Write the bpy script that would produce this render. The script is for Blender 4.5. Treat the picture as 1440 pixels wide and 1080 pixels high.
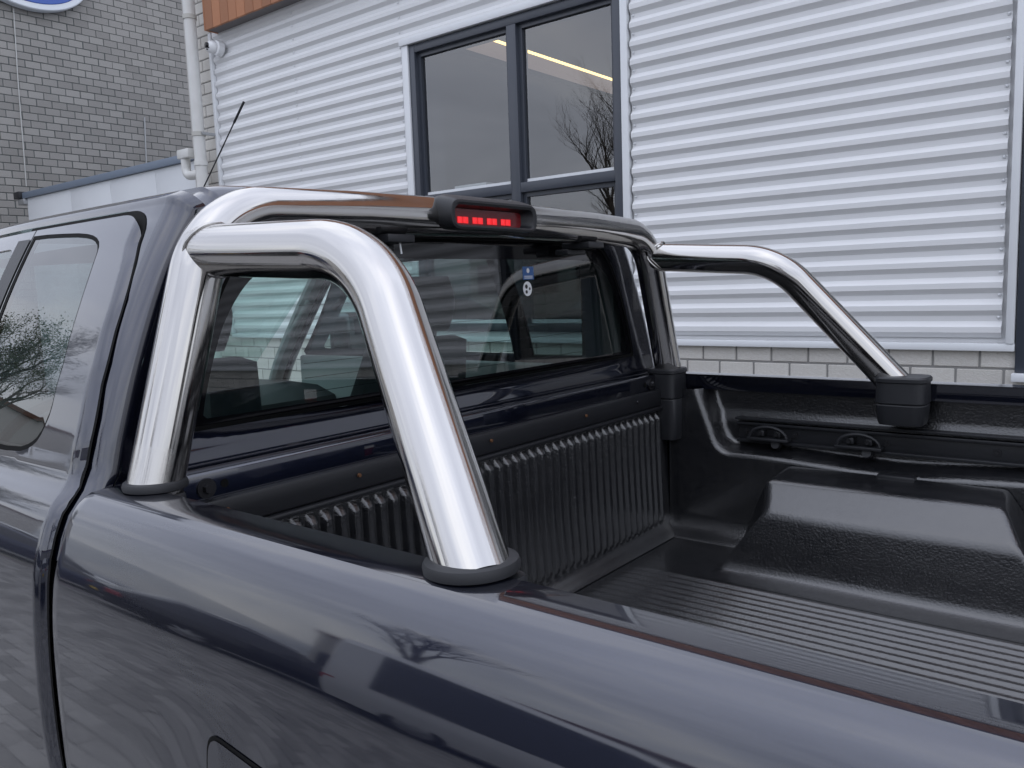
import bpy, bmesh, math, random
from mathutils import Vector, Matrix
from mathutils.geometry import delaunay_2d_cdt
random.seed(7)
for o in list(bpy.data.objects):
    bpy.data.objects.remove(o)
scene = bpy.context.scene
col = scene.collection
R = math.radians

# ------------------------------------------------------------------ camera
F_PX = 1150.0
YAW, PITCH, ROLL = R(-38.6), R(6.76), R(-2.02)
CAM = Vector((0, 0, 1.6))
c_f = Vector((math.sin(YAW)*math.cos(PITCH), math.cos(YAW)*math.cos(PITCH), -math.sin(PITCH)))
_r = Vector((math.cos(YAW), -math.sin(YAW), 0)); _u = _r.cross(c_f)
c_r = math.cos(ROLL)*_r + math.sin(ROLL)*_u
c_u = -math.sin(ROLL)*_r + math.cos(ROLL)*_u
cd = bpy.data.cameras.new('camera'); cam = bpy.data.objects.new('camera', cd); col.objects.link(cam)
cam.matrix_world = Matrix(((c_r.x, c_u.x, -c_f.x, CAM.x), (c_r.y, c_u.y, -c_f.y, CAM.y), (c_r.z, c_u.z, -c_f.z, CAM.z), (0, 0, 0, 1)))
cd.sensor_width = 36; cd.lens = 36*F_PX/1440; cd.clip_start = .05; cd.clip_end = 600
scene.camera = cam

def ray(x, y): return (x-720)/F_PX*c_r - (y-540)/F_PX*c_u + c_f
def on_y(x, y, Y): d = ray(x, y); return CAM + d*(Y/d.y)
def on_x(x, y, X): d = ray(x, y); return CAM + d*(X/d.x)
def on_z(x, y, Z): d = ray(x, y); return CAM + d*((Z-1.6)/d.z)

# ------------------------------------------------------------------ sky, sun, exposure
SUN_EL, SUN_AZ = R(87), R(140)
w = bpy.data.worlds.new('World'); scene.world = w; w.use_nodes = True
nt = w.node_tree; N = nt.nodes; L = nt.links; N.clear()
out = N.new('ShaderNodeOutputWorld'); bg = N.new('ShaderNodeBackground')
sky = N.new('ShaderNodeTexSky'); sky.sky_type = 'NISHITA'; sky.sun_disc = False
sky.sun_elevation = SUN_EL; sky.sun_rotation = SUN_AZ
tc = N.new('ShaderNodeTexCoord'); sep = N.new('ShaderNodeSeparateXYZ'); L.new(tc.outputs['Generated'], sep.inputs[0])
def wm(op, a, b):
    n = N.new('ShaderNodeMath'); n.operation = op
    for i, v in enumerate((a, b)):
        if isinstance(v, (int, float)): n.inputs[i].default_value = v
        else: L.new(v, n.inputs[i])
    return n.outputs[0]
zz = wm('ADD', wm('MAXIMUM', sep.outputs[2], 0.0), .22)
cx = wm('DIVIDE', sep.outputs[0], zz); cy = wm('DIVIDE', sep.outputs[1], zz)
comb = N.new('ShaderNodeCombineXYZ'); L.new(cx, comb.inputs[0]); L.new(cy, comb.inputs[1])
n1 = N.new('ShaderNodeTexNoise'); n1.inputs['Scale'].default_value = 1.15; n1.inputs['Detail'].default_value = 7; n1.inputs['Roughness'].default_value = .55; n1.inputs['Distortion'].default_value = .35
L.new(comb.outputs[0], n1.inputs['Vector'])
rmp = N.new('ShaderNodeValToRGB'); L.new(n1.outputs['Fac'], rmp.inputs[0])
e = rmp.color_ramp.elements
e[0].position = .30; e[0].color = (2.9, 3.35, 4.6, 1)
e[1].position = .68; e[1].color = (7.6, 7.9, 8.7, 1)
m_ = rmp.color_ramp.elements.new(.50); m_.color = (4.9, 5.4, 6.8, 1)
# an overcast sky brightens evenly from the horizon to the zenith
zen = wm('ADD', wm('MULTIPLY', wm('MAXIMUM', sep.outputs[2], 0.0), .80), .62)
gr_ = N.new('ShaderNodeMix'); gr_.data_type = 'RGBA'; gr_.blend_type = 'MULTIPLY'; gr_.inputs[0].default_value = 1
L.new(rmp.outputs[0], gr_.inputs[6]); L.new(zen, gr_.inputs[7])
mx = N.new('ShaderNodeMix'); mx.data_type = 'RGBA'; mx.inputs[0].default_value = .86
L.new(sky.outputs[0], mx.inputs[6]); L.new(gr_.outputs[2], mx.inputs[7])
L.new(mx.outputs[2], bg.inputs[0]); bg.inputs[1].default_value = .11
L.new(bg.outputs[0], out.inputs[0])
sd = bpy.data.lights.new('sun', 'SUN'); sun = bpy.data.objects.new('sun', sd); col.objects.link(sun)
sd.energy = .9; sd.angle = R(175); sd.color = (1, .97, .93)
sdir = Vector((math.sin(SUN_AZ)*math.cos(SUN_EL), math.cos(SUN_AZ)*math.cos(SUN_EL), math.sin(SUN_EL)))
sun.rotation_euler = sdir.to_track_quat('Z', 'Y').to_euler(); sun.location = sdir*30
vs = scene.view_settings; vs.view_transform = 'Standard'; vs.look = 'None'; vs.exposure = 0.56; vs.gamma = 1
vs.use_curve_mapping = False

# ------------------------------------------------------------------ materials
M = {}
def newmat(name):
    m = bpy.data.materials.new(name); m.use_nodes = True; M[name] = m
    return m, m.node_tree.nodes, m.node_tree.links, m.node_tree.nodes['Principled BSDF']
def mat(name, c, rough=.5, metal=0, coat=0, coat_r=.03, coat_ior=1.5, spec=.5, noise=None, bump=None, var=0, emit=None, ior=None):
    """noise=(scale, amount, second colour) ; bump=(scale, strength, distance) ; var = per-object brightness variation"""
    m, n, l, p = newmat(name)
    p.inputs['Base Color'].default_value = (*c, 1); p.inputs['Roughness'].default_value = rough
    p.inputs['Metallic'].default_value = metal; p.inputs['Coat Weight'].default_value = coat
    p.inputs['Coat IOR'].default_value = coat_ior
    p.inputs['Coat Roughness'].default_value = coat_r; p.inputs['Specular IOR Level'].default_value = spec
    if ior: p.inputs['IOR'].default_value = ior
    tcn = n.new('ShaderNodeTexCoord'); csock = None
    if noise:
        t = n.new('ShaderNodeTexNoise'); t.inputs['Scale'].default_value = noise[0]; t.inputs['Detail'].default_value = 6; t.inputs['Roughness'].default_value = .6
        l.new(tcn.outputs['Object'], t.inputs['Vector'])
        r = n.new('ShaderNodeValToRGB'); r.color_ramp.elements[0].position = .35; r.color_ramp.elements[1].position = .68
        r.color_ramp.elements[0].color = (*c, 1); k = noise[1]
        r.color_ramp.elements[1].color = (*[c[i]*(1-k)+noise[2][i]*k for i in range(3)], 1)
        l.new(t.outputs['Fac'], r.inputs[0]); csock = r.outputs[0]
    if var:
        oi = n.new('ShaderNodeObjectInfo'); mr = n.new('ShaderNodeMapRange')
        mr.inputs[3].default_value = 1-var; mr.inputs[4].default_value = 1+var; gi = n.new('ShaderNodeNewGeometry'); ad = n.new('ShaderNodeMath'); ad.operation = 'ADD'; fr = n.new('ShaderNodeMath'); fr.operation = 'FRACT'
        l.new(oi.outputs['Random'], ad.inputs[0]); l.new(gi.outputs['Random Per Island'], ad.inputs[1]); l.new(ad.outputs[0], fr.inputs[0]); l.new(fr.outputs[0], mr.inputs[0])
        mm = n.new('ShaderNodeMix'); mm.data_type = 'RGBA'; mm.blend_type = 'MULTIPLY'; mm.inputs[0].default_value = 1
        if csock: l.new(csock, mm.inputs[6])
        else: mm.inputs[6].default_value = (*c, 1)
        l.new(mr.outputs[0], mm.inputs[7]); csock = mm.outputs[2]
    if csock: l.new(csock, p.inputs['Base Color'])
    if bump:
        t2 = n.new('ShaderNodeTexNoise'); t2.inputs['Scale'].default_value = bump[0]; t2.inputs['Detail'].default_value = 3
        l.new(tcn.outputs['Object'], t2.inputs['Vector'])
        b = n.new('ShaderNodeBump'); b.inputs['Strength'].default_value = bump[1]; b.inputs['Distance'].default_value = bump[2]
        l.new(t2.outputs['Fac'], b.inputs['Height']); l.new(b.outputs[0], p.inputs['Normal'])
    if emit:
        p.inputs['Emission Color'].default_value = (*emit[0], 1); p.inputs['Emission Strength'].default_value = emit[1]
    return m
def glass(name, tint, f0=.08, rough=0.0):
    """thin pane: tinted see-through + mirror share by Schlick's law (same from both faces)"""
    m, n, l, p = newmat(name); n.remove(p); o = n['Material Output']
    tr = n.new('ShaderNodeBsdfTransparent'); tr.inputs[0].default_value = (*tint, 1)
    gl = n.new('ShaderNodeBsdfGlossy'); gl.inputs['Roughness'].default_value = rough; gl.inputs[0].default_value = (1, 1, 1, 1)
    ge = n.new('ShaderNodeNewGeometry'); dt = n.new('ShaderNodeVectorMath'); dt.operation = 'DOT_PRODUCT'
    l.new(ge.outputs['Normal'], dt.inputs[0]); l.new(ge.outputs['Incoming'], dt.inputs[1])
    def mth(op, a, b_=0.0):
        k = n.new('ShaderNodeMath'); k.operation = op; k.use_clamp = False
        for i_, v_ in enumerate((a, b_)):
            if isinstance(v_, (int, float)): k.inputs[i_].default_value = v_
            else: l.new(v_, k.inputs[i_])
        return k.outputs[0]
    c = mth('MINIMUM', mth('ABSOLUTE', dt.outputs['Value']), 1.0)
    F = mth('ADD', mth('MULTIPLY', mth('POWER', mth('SUBTRACT', 1.0, c), 5.0), 1-f0), f0)
    mxs = n.new('ShaderNodeMixShader'); l.new(F, mxs.inputs[0]); l.new(tr.outputs[0], mxs.inputs[1]); l.new(gl.outputs[0], mxs.inputs[2])
    l.new(mxs.outputs[0], o.inputs[0]); return m

# truck paint: dark blue-grey metallic under clear coat, fine dust film in the roughness
m, n, l, p = newmat('paint')
tcn = n.new('ShaderNodeTexCoord')
fl = n.new('ShaderNodeTexVoronoi'); fl.inputs['Scale'].default_value = 900; l.new(tcn.outputs['Object'], fl.inputs['Vector'])
rm = n.new('ShaderNodeValToRGB'); rm.color_ramp.elements[0].color = (.006, .0085, .023, 1); rm.color_ramp.elements[1].color = (.010, .0135, .032, 1)
l.new(fl.outputs['Color'], rm.inputs[0]); l.new(rm.outputs[0], p.inputs['Base Color'])
p.inputs['Metallic'].default_value = .85; p.inputs['Roughness'].default_value = .30
p.inputs['Coat Weight'].default_value = 1; p.inputs['Coat IOR'].default_value = 1.95
ns = n.new('ShaderNodeTexNoise'); ns.inputs['Scale'].default_value = 9; ns.inputs['Detail'].default_value = 8; l.new(tcn.outputs['Object'], ns.inputs['Vector'])
mr = n.new('ShaderNodeMapRange'); mr.inputs[1].default_value = .4; mr.inputs[2].default_value = .75; mr.inputs[3].default_value = .025; mr.inputs[4].default_value = .075
l.new(ns.outputs['Fac'], mr.inputs[0]); l.new(mr.outputs[0], p.inputs['Coat Roughness'])

# polished stainless steel: lengthwise polishing lines
m, n, l, p = newmat('steel')
p.inputs['Metallic'].default_value = 1; p.inputs['Base Color'].default_value = (.53, .517, .50, 1)
tcn = n.new('ShaderNodeTexCoord')
ns = n.new('ShaderNodeTexNoise'); ns.inputs['Scale'].default_value = 22; ns.inputs['Detail'].default_value = 6; l.new(tcn.outputs['Object'], ns.inputs['Vector'])
mr = n.new('ShaderNodeMapRange'); mr.inputs[1].default_value = .35; mr.inputs[2].default_value = .75; mr.inputs[3].default_value = .055; mr.inputs[4].default_value = .16
l.new(ns.outputs['Fac'], mr.inputs[0]); l.new(mr.outputs[0], p.inputs['Roughness'])
at = n.new('ShaderNodeUVMap'); mp = n.new('ShaderNodeMapping'); mp.inputs['Scale'].default_value = (70, 1.2, 1); l.new(at.outputs[0], mp.inputs[0])
st = n.new('ShaderNodeTexNoise'); st.inputs['Scale'].default_value = 1; st.inputs['Detail'].default_value = 4; l.new(mp.outputs[0], st.inputs['Vector'])
b = n.new('ShaderNodeBump'); b.inputs['Strength'].default_value = .16; b.inputs['Distance'].default_value = .001; l.new(st.outputs['Fac'], b.inputs['Height']); l.new(b.outputs[0], p.inputs['Normal'])

mat('liner', (.006, .0065, .0085), .24, spec=.8, coat=.8, coat_r=.17, coat_ior=1.6, bump=(190, .9, .0016), noise=(45, .6, (.020, .020, .021)))
mat('liner_smooth', (.011, .0115, .014), .42, bump=(300, .15, .0006))
mat('black_plastic', (.016, .017, .020), .45, bump=(700, .12, .0004))
mat('rubber', (.022, .023, .026), .55)
mat('gap_black', (.003, .003, .003), .8, spec=.2)
mat('band_black', (.004, .004, .005), .04, spec=.5)
mat('bolt', (.06, .06, .065), .35, metal=.8)
mat('rust_screw', (.16, .075, .035), .6, metal=.4)
mat('red_lens', (.16, .006, .010), .22)
mat('led', (.5, .01, .012), .2, emit=((1, .03, .04), .5))
mat('sticker_blue', (.035, .11, .30), .4); mat('sticker_white', (.75, .77, .78), .4); mat('sticker_black', (.02, .02, .02), .4)
mat('seat', (.035, .037, .042), .85, bump=(250, .3, .002), noise=(30, .4, (.06, .062, .07)))
mat('trim_dark', (.03, .031, .034), .6); mat('trim_grey', (.30, .31, .31), .8); mat('headliner', (.45, .45, .43), .9)
mat('tyre', (.015, .015, .016), .85, bump=(80, .4, .004)); mat('alloy', (.55, .56, .58), .3, metal=1)
glass('auto_glass', (.68, .84, .80), .105)
glass('side_glass', (.48, .59, .57), .10)
glass('window_glass', (.70, .73, .76), .16)
glass('privacy_glass', (.20, .25, .25), .14)
glass('car_glass', (.06, .07, .075), .07)

mat('sheet', (.77, .775, .785), .42, spec=.5, noise=(2.2, .35, (.69, .695, .70)))
mat('trim_white', (.76, .78, .80), .4, noise=(5, .3, (.66, .67, .68)))
mat('frame_dark', (.045, .053, .070), .38, coat=.15, noise=(8, .3, (.06, .065, .08)))
mat('brick_grey', (.30, .289, .272), .9, bump=(160, .8, .003), noise=(70, .55, (.385, .37, .345)), var=.14)
mat('brick_light', (.60, .575, .53), .9, bump=(140, .9, .003), noise=(85, .6, (.68, .665, .63)), var=.08)
mat('mortar', (.105, .118, .115), .95, bump=(120, .6, .003)); mat('mortar_light', (.27, .265, .255), .95, bump=(120, .6, .003))
mat('wood', (.36, .150, .072), .6, noise=(3, .5, (.42, .20, .10)), var=.22); mat('soffit', (.16, .15, .15), .7)
mat('pvc', (.68, .68, .66), .35, noise=(6, .4, (.58, .57, .53))); mat('pvc_ring', (.50, .49, .45), .5)
mat('annex_white', (.68, .70, .72), .55, noise=(1.5, .4, (.58, .60, .62))); mat('annex_trim', (.17, .21, .27), .45)
mat('sign_blue', (.02, .09, .42), .25, coat=.6); mat('sign_white', (.78, .82, .86), .3)
mat('cable', (.55, .55, .53), .5); mat('galv', (.42, .43, .44), .4, metal=.7)
mat('room', (.055, .058, .065), .9); mat('room_white', (.62, .63, .60), .8)
mat('lamp', (.9, .85, .6), .4, emit=((1, .70, .25), 2.2)); mat('glowing_housing', (.55, .42, .33), .5, emit=((.55, .40, .33), .22))  # housing emits faintly, standing in for tube light on its sides
mat('dome_white', (.78, .79, .80), .3, coat=.4); mat('lens_black', (.008, .008, .01), .1)
mat('bark', (.085, .07, .055), .9, bump=(30, .6, .01)); mat('leaf', (.085, .105, .035), .7, noise=(9, .6, (.12, .13, .05)))
mat('paver', (.235, .23, .225), .85, bump=(120, .6, .003), noise=(14, .6, (.31, .30, .285)), var=.28)
mat('render_wall', (.50, .48, .44), .85, noise=(1, .3, (.42, .40, .37))); mat('roof_tile', (.16, .085, .06), .8)
mat('plate_yellow', (.75, .50, .03), .45); mat('tail_red', (.35, .012, .015), .15, coat=1); mat('head_lamp', (.6, .62, .64), .1, coat=1)
for nm, c in dict(car_black=(.006, .007, .010), car_white=(.72, .73, .74), car_silver=(.34, .35, .37), car_blue=(.014, .025, .075), car_red=(.22, .012, .012)).items():
    mat(nm, c, .35, metal=.2, coat=1, coat_r=.02)

# ------------------------------------------------------------------ helpers
WL = {}                                        # world location of every parent (translations only)
def link(o, parent=None, world=(0, 0, 0)):
    col.objects.link(o)
    wv = Vector(world)
    if parent is not None:
        o.parent = parent; o.location = wv - WL[parent.name]
    else: o.location = wv
    WL[o.name] = wv
    return o
def thing(name, label, cat, base, group=None):
    o = bpy.data.objects.new(name, None); o.empty_display_size = .1
    link(o, None, base); o['label'] = label; o['category'] = cat
    if group: o['group'] = group
    return o
def tag(o, label, cat, group=None):
    o['label'] = label; o['category'] = cat
    if group: o['group'] = group
    return o
class MB:
    def __init__(s): s.v = []; s.f = []; s.uv = {}
    def add(s, vs_, fs_):
        k = len(s.v); s.v += [tuple(p) for p in vs_]; s.f += [tuple(i+k for i in q) for q in fs_]; return k
    def box(s, x0, x1, y0, y1, z0, z1):
        s.add([(x0, y0, z0), (x1, y0, z0), (x1, y1, z0), (x0, y1, z0), (x0, y0, z1), (x1, y0, z1), (x1, y1, z1), (x0, y1, z1)],
              [(0, 3, 2, 1), (4, 5, 6, 7), (0, 1, 5, 4), (1, 2, 6, 5), (2, 3, 7, 6), (3, 0, 4, 7)]); return s
    def rbox(s, x0, x1, y0, y1, z0, z1, r=.004, seg=2):
        bm = bmesh.new(); bmesh.ops.create_cube(bm, size=1)
        for q in bm.verts: q.co = Vector(((x0+x1)/2+q.co.x*(x1-x0), (y0+y1)/2+q.co.y*(y1-y0), (z0+z1)/2+q.co.z*(z1-z0)))
        bmesh.ops.bevel(bm, geom=bm.edges[:], offset=r, segments=seg, profile=.5, affect='EDGES')
        bm.verts.index_update(); s.add([q.co for q in bm.verts], [[q.index for q in f.verts] for f in bm.faces]); bm.free(); return s
    def grid(s, rows, flip=False, close=False):
        n_, m2 = len(rows), len(rows[0]); k = len(s.v)
        for r_ in rows: s.v += [tuple(p) for p in r_]
        for i in range(n_-1):
            for j in range(m2 if close else m2-1):
                j2 = (j+1) % m2; q = (k+i*m2+j, k+i*m2+j2, k+(i+1)*m2+j2, k+(i+1)*m2+j)
                s.f.append(q[::-1] if flip else q)
        return k
    def tube(s, pts, r, n_=12, caps=True):
        pts = [Vector(p) for p in pts]; rad = r if isinstance(r, (list, tuple)) else [r]*len(pts)
        t0 = (pts[1]-pts[0]).normalized(); a = Vector((0, 0, 1)) if abs(t0.z) < .9 else Vector((1, 0, 0))
        nrm = (a - t0*a.dot(t0)).normalized(); rows = []; k0 = len(s.v); dist = 0
        for i, p_ in enumerate(pts):
            t = ((pts[min(i+1, len(pts)-1)]-p_).normalized() + (p_-pts[max(i-1, 0)]).normalized()).normalized()
            nrm = (nrm - t*nrm.dot(t)).normalized(); bi = t.cross(nrm)
            if i: dist += (p_-pts[i-1]).length
            for j in range(n_): s.uv[len(s.v)+i*0+j] = None
            rows.append([p_ + rad[i]*(math.cos(2*math.pi*j/n_)*nrm + math.sin(2*math.pi*j/n_)*bi) for j in range(n_)])
            for j in range(n_): s.uv[k0+i*n_+j] = (j/n_, dist)
        k = s.grid(rows, close=True)
        if caps:
            s.f.append(tuple(k+j for j in range(n_))[::-1]); e_ = k+(len(pts)-1)*n_; s.f.append(tuple(e_+j for j in range(n_)))
        return s
    def mesh(s, name, sharp=35):
        me = bpy.data.meshes.new(name); me.from_pydata(s.v, [], s.f); me.validate()
        bm = bmesh.new(); bm.from_mesh(me); bmesh.ops.recalc_face_normals(bm, faces=bm.faces[:]) if getattr(s, 'fixn', True) else None
        bm.to_mesh(me); bm.free()
        if any(v_ is not None for v_ in s.uv.values()):
            ul = me.uv_layers.new(name='UVMap')
            for lp in me.loops:
                t = s.uv.get(lp.vertex_index)
                if t: ul.data[lp.index].uv = t
        me.shade_smooth(); me.set_sharp_from_angle(angle=R(sharp)); return me
    def obj(s, name, m, parent=None, sharp=35, fixn=True):
        s.fixn = fixn; me = s.mesh(name, sharp); me.materials.append(M[m])
        o = bpy.data.objects.new(name, me); return link(o, parent)
def box(name, m, parent, *a, r=0):
    b_ = MB(); (b_.rbox(*a, r=r) if r else b_.box(*a)); return b_.obj(name, m, parent)
def catmull(P_, n_=6):
    P_ = [Vector(p) for p in P_]; Q = [P_[0]*2-P_[1]] + P_ + [P_[-1]*2-P_[-2]]; o = []
    for i in range(1, len(Q)-2):
        a, b_, c, d = Q[i-1:i+3]
        # centripetal-like tangents
        m1 = (c-a)*.5; m2 = (d-b_)*.5; k1 = (c-b_).length
        m1 = m1.normalized()*min(m1.length, k1*1.3) if m1.length else m1; m2 = m2.normalized()*min(m2.length, k1*1.3) if m2.length else m2
        for j in range(n_):
            t = j/n_; o.append((2*t**3-3*t*t+1)*b_ + (t**3-2*t*t+t)*m1 + (-2*t**3+3*t*t)*c + (t**3-t*t)*m2)
    o.append(P_[-1]); return o
def fillet(P_, rads, n_=12):
    P_ = [Vector(p) for p in P_]; o = [P_[0]]
    for i in range(1, len(P_)-1):
        p0, p1, p2 = P_[i-1], P_[i], P_[i+1]; a = (p0-p1).normalized(); b_ = (p2-p1).normalized(); r_ = rads[i-1]
        ang = a.angle(b_); d = r_/math.tan(ang/2); c = p1 + (a+b_).normalized()*(r_/math.sin(ang/2))
        s_ = p1+a*d; e_ = p1+b_*d; u0 = (s_-c); u1 = (e_-c); th = u0.angle(u1)
        for j in range(n_+1):
            t = j/n_; o.append(c + (math.sin((1-t)*th)*u0 + math.sin(t*th)*u1)/math.sin(th))
    o.append(P_[-1])
    # subdivide straights
    q = [o[0]]
    for a, b_ in zip(o, o[1:]):
        k = max(1, int((b_-a).length/.06))
        for j in range(1, k+1): q.append(a.lerp(b_, j/k))
    return q
def lerp_tab(tab, x):
    if x <= tab[0][0]: return tab[0][1]
    for (a, b_), (c, d) in zip(tab, tab[1:]):
        if x <= c: return b_ + (d-b_)*(x-a)/(c-a)
    return tab[-1][1]
def sstep(a, b_, x):
    t = max(0, min(1, (x-a)/(b_-a))); return t*t*(3-2*t)
def inside(p_, poly):
    x, y = p_; c = False; j = len(poly)-1
    for i in range(len(poly)):
        xi, yi = poly[i]; xj, yj = poly[j]
        if (yi > y) != (yj > y) and x < (xj-xi)*(y-yi)/(yj-yi)+xi: c = not c
        j = i
    return c
def dist_poly(p_, poly, closed=True):
    best = 9; px, py = p_; n_ = len(poly)
    for i in range(n_ if closed else n_-1):
        ax, ay = poly[i]; bx, by = poly[(i+1) % n_]; dx, dy = bx-ax, by-ay; l2 = dx*dx+dy*dy
        t = 0 if l2 == 0 else max(0, min(1, ((px-ax)*dx+(py-ay)*dy)/l2))
        best = min(best, math.hypot(px-ax-t*dx, py-ay-t*dy))
    return best
def resample(poly, step):
    o = []
    for i in range(len(poly)):
        a, b_ = poly[i], poly[(i+1) % len(poly)]; k = max(1, int(math.hypot(b_[0]-a[0], b_[1]-a[1])/step))
        for j in range(k): o.append((a[0]+(b_[0]-a[0])*j/k, a[1]+(b_[1]-a[1])*j/k))
    return o
def rounded(poly, r, n_=6):
    o = []; k = len(poly); rr = r if isinstance(r, (list, tuple)) else [r]*k
    for i in range(k):
        p0, p1, p2 = Vector(poly[i-1]), Vector(poly[i]), Vector(poly[(i+1) % k]); a = (p0-p1); b_ = (p2-p1)
        if rr[i] <= 0: o.append(tuple(p1)); continue
        d = min(rr[i], a.length*.48, b_.length*.48); s_ = p1+a.normalized()*d; e_ = p1+b_.normalized()*d
        for j in range(n_+1):
            t = j/n_; q = (1-t)**2*s_ + 2*t*(1-t)*p1 + t*t*e_; o.append((q.x, q.y))
    return o
def patch(name, outer, holes, S, m, parent, step=.02, flip=False, extra=()):
    """sheet cut to an outline (with holes) lying on the smooth surface S(a, b)"""
    outer = resample(outer, step); holes = [resample(h, step) for h in holes]
    pts = []; edges = []
    for lp in [outer]+holes:
        k = len(pts); pts += lp; edges += [(k+i, k+(i+1) % len(lp)) for i in range(len(lp))]
    xs = [p_[0] for p_ in outer]; ys = [p_[1] for p_ in outer]
    nx = int((max(xs)-min(xs))/step)+1; ny = int((max(ys)-min(ys))/step)+1
    for i in range(nx):
        for j in range(ny):
            q = (min(xs)+(i+.5*(j % 2))*step, min(ys)+(j+.37)*step)
            if inside(q, outer) and not any(inside(q, h) for h in holes) and all(dist_poly(q, lp) > step*.45 for lp in [outer]+holes): pts.append(q)
    if extra: pts = [q for q in pts if True]+[q for q in extra if inside(q, outer) and not any(inside(q, h) for h in holes) and dist_poly(q, outer) > .0012]
    vv, ee, ff, *_ = delaunay_2d_cdt([Vector(p_) for p_ in pts], edges, [], 0, 1e-6)
    fo = []
    for f in ff:
        c = (sum(vv[i].x for i in f)/len(f), sum(vv[i].y for i in f)/len(f))
        if inside(c, outer) and not any(inside(c, h) for h in holes): fo.append(list(f))
    V3 = [Vector(S(p_.x, p_.y)) for p_ in vv]; h = 4e-4; NN = []
    for p_ in vv:
        du = Vector(S(p_.x+h, p_.y))-Vector(S(p_.x-h, p_.y)); dv = Vector(S(p_.x, p_.y+h))-Vector(S(p_.x, p_.y-h))
        q = du.cross(dv).normalized(); NN.append(-q if flip else q)
    fo2 = []
    for f in fo:
        q = (V3[f[1]]-V3[f[0]]).cross(V3[f[2]]-V3[f[0]]); fo2.append(f if q.dot(NN[f[0]]) > 0 else f[::-1])
    me = bpy.data.meshes.new(name); me.from_pydata([tuple(q) for q in V3], [], fo2); me.shade_smooth()
    me.normals_split_custom_set_from_vertices([tuple(q) for q in NN]); me.materials.append(M[m])
    return link(bpy.data.objects.new(name, me), parent)

# ------------------------------------------------------------------ ground
g = MB(); g.box(-300, 300, -300, 300, -.30, -.03)
def ground_mat():
    m, n, l, p = newmat('ground'); tcn = n.new('ShaderNodeTexCoord')
    br = n.new('ShaderNodeTexBrick'); br.inputs['Scale'].default_value = 1; br.inputs['Brick Width'].default_value = .2; br.inputs['Row Height'].default_value = .1; br.inputs['Mortar Size'].default_value = .006
    br.inputs['Color1'].default_value = (.30, .29, .28, 1); br.inputs['Color2'].default_value = (.22, .215, .21, 1); br.inputs['Mortar'].default_value = (.05, .048, .045, 1)
    l.new(tcn.outputs['Object'], br.inputs['Vector']); ns = n.new('ShaderNodeTexNoise'); ns.inputs['Scale'].default_value = 1.3; ns.inputs['Detail'].default_value = 6; l.new(tcn.outputs['Object'], ns.inputs['Vector'])
    mm = n.new('ShaderNodeMix'); mm.data_type = 'RGBA'; mm.blend_type = 'MULTIPLY'; mm.inputs[0].default_value = .5; l.new(br.outputs[0], mm.inputs[6]); l.new(ns.outputs['Color'], mm.inputs[7])
    l.new(mm.outputs[2], p.inputs['Base Color']); p.inputs['Roughness'].default_value = .85
ground_mat()
ground = g.obj('pavement', 'ground'); ground['kind'] = 'structure'
# pavers round the truck, laid in running bond; the ones mirrored in the truck's side are single pieces
pm = MB(); pm.rbox(-.0988, .0988, -.0488, .0488, -.03, 0, r=.003, seg=1); paver_me = pm.mesh('paver'); paver_me.materials.append(M['paver'])
rest = MB(); cnt = 0
for j in range(-60, 6):
    for i in range(-48, 20):
        x = i*.2 + (.1 if j % 2 else 0); y = j*.1; zt = random.uniform(-.002, .003)
        if cnt < 300 and -4.9 < x < -1.9 and -1.75 < y < -.05:
            o = bpy.data.objects.new('paver', paver_me); link(o, ground, (x, y, zt)); o.rotation_euler.z = random.uniform(-.012, .012); cnt += 1
        else: rest.box(x-.0985, x+.0985, y-.0485, y+.0485, -.035, zt)
ro = rest.obj('paver_field', 'paver', ground, fixn=False); ro['kind'] = 'stuff'

# ------------------------------------------------------------------ showroom building
WY = 4.36                                       # brick face
bld = thing('showroom_building', 'showroom clad in white corrugated steel above a light brick base', 'building', (-2, WY, 0))
brick_me = {}
def brick_mesh(kind, w_, d_, h_, m):
    if kind not in brick_me:
        q = MB(); q.rbox(-w_/2, w_/2, -d_/2, d_/2, -h_/2, h_/2, r=.004, seg=1); brick_me[kind] = q.mesh('brick'); brick_me[kind].materials.append(M[m])
    return brick_me[kind]
base = box('brick_base', 'mortar_light', bld, -7.25, 9, WY+.006, WY+.30, 0, 1.24)
brick_mesh('half', .09, .06, .09, 'brick_light')
bl = brick_mesh('light', .19, .06, .09, 'brick_light')
rest = MB()
for k in range(12):
    z = 1.193-.1*k
    for i in range(-36, 45):
        x = i*.2 + (.1 if k % 2 else .0) + .035
        y = WY+.03+random.uniform(-.0012, .0012)
        if k < 4 and -3.2 < x < .2:
            o = bpy.data.objects.new('brick', bl); link(o, base, (x, y, z))
        elif -7.2 < x < 8.9: rest.box(x-.095, x+.095, y-.03, y+.03, z-.045, z+.045)
rest.obj('brick_field', 'brick_light', base, fixn=False)['kind'] = 'stuff'
# brick pier beside the drainpipe
pier = box('brick_pier', 'mortar_light', bld, -7.22, -6.79, WY+.006, WY+.3, 1.2415, 5.2)
k = 0; z = 1.293
bq = brick_mesh('pier', .135, .06, .09, 'brick_light'); bq2 = brick_mesh('pier2', .235, .06, .09, 'brick_light')
while z < 4.6:
    a, b_ = (bq, bq2) if k % 2 else (bq2, bq); wa = .235 if a is bq2 else .135; wb = .37-wa
    for me_, c in ((a, -7.2+wa/2+.005), (b_, -7.2+wa+.01+wb/2+.005)):
        o = bpy.data.objects.new('brick', me_); link(o, pier, (c, WY+.03+random.uniform(-.001, .001), z))
    z += .1; k += 1
# end faces of the pier, turned to the wing
box('pier_end', 'brick_light', bld, -7.25, -7.222, WY+.02, WY+2.5, 0, 5.2)
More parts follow.
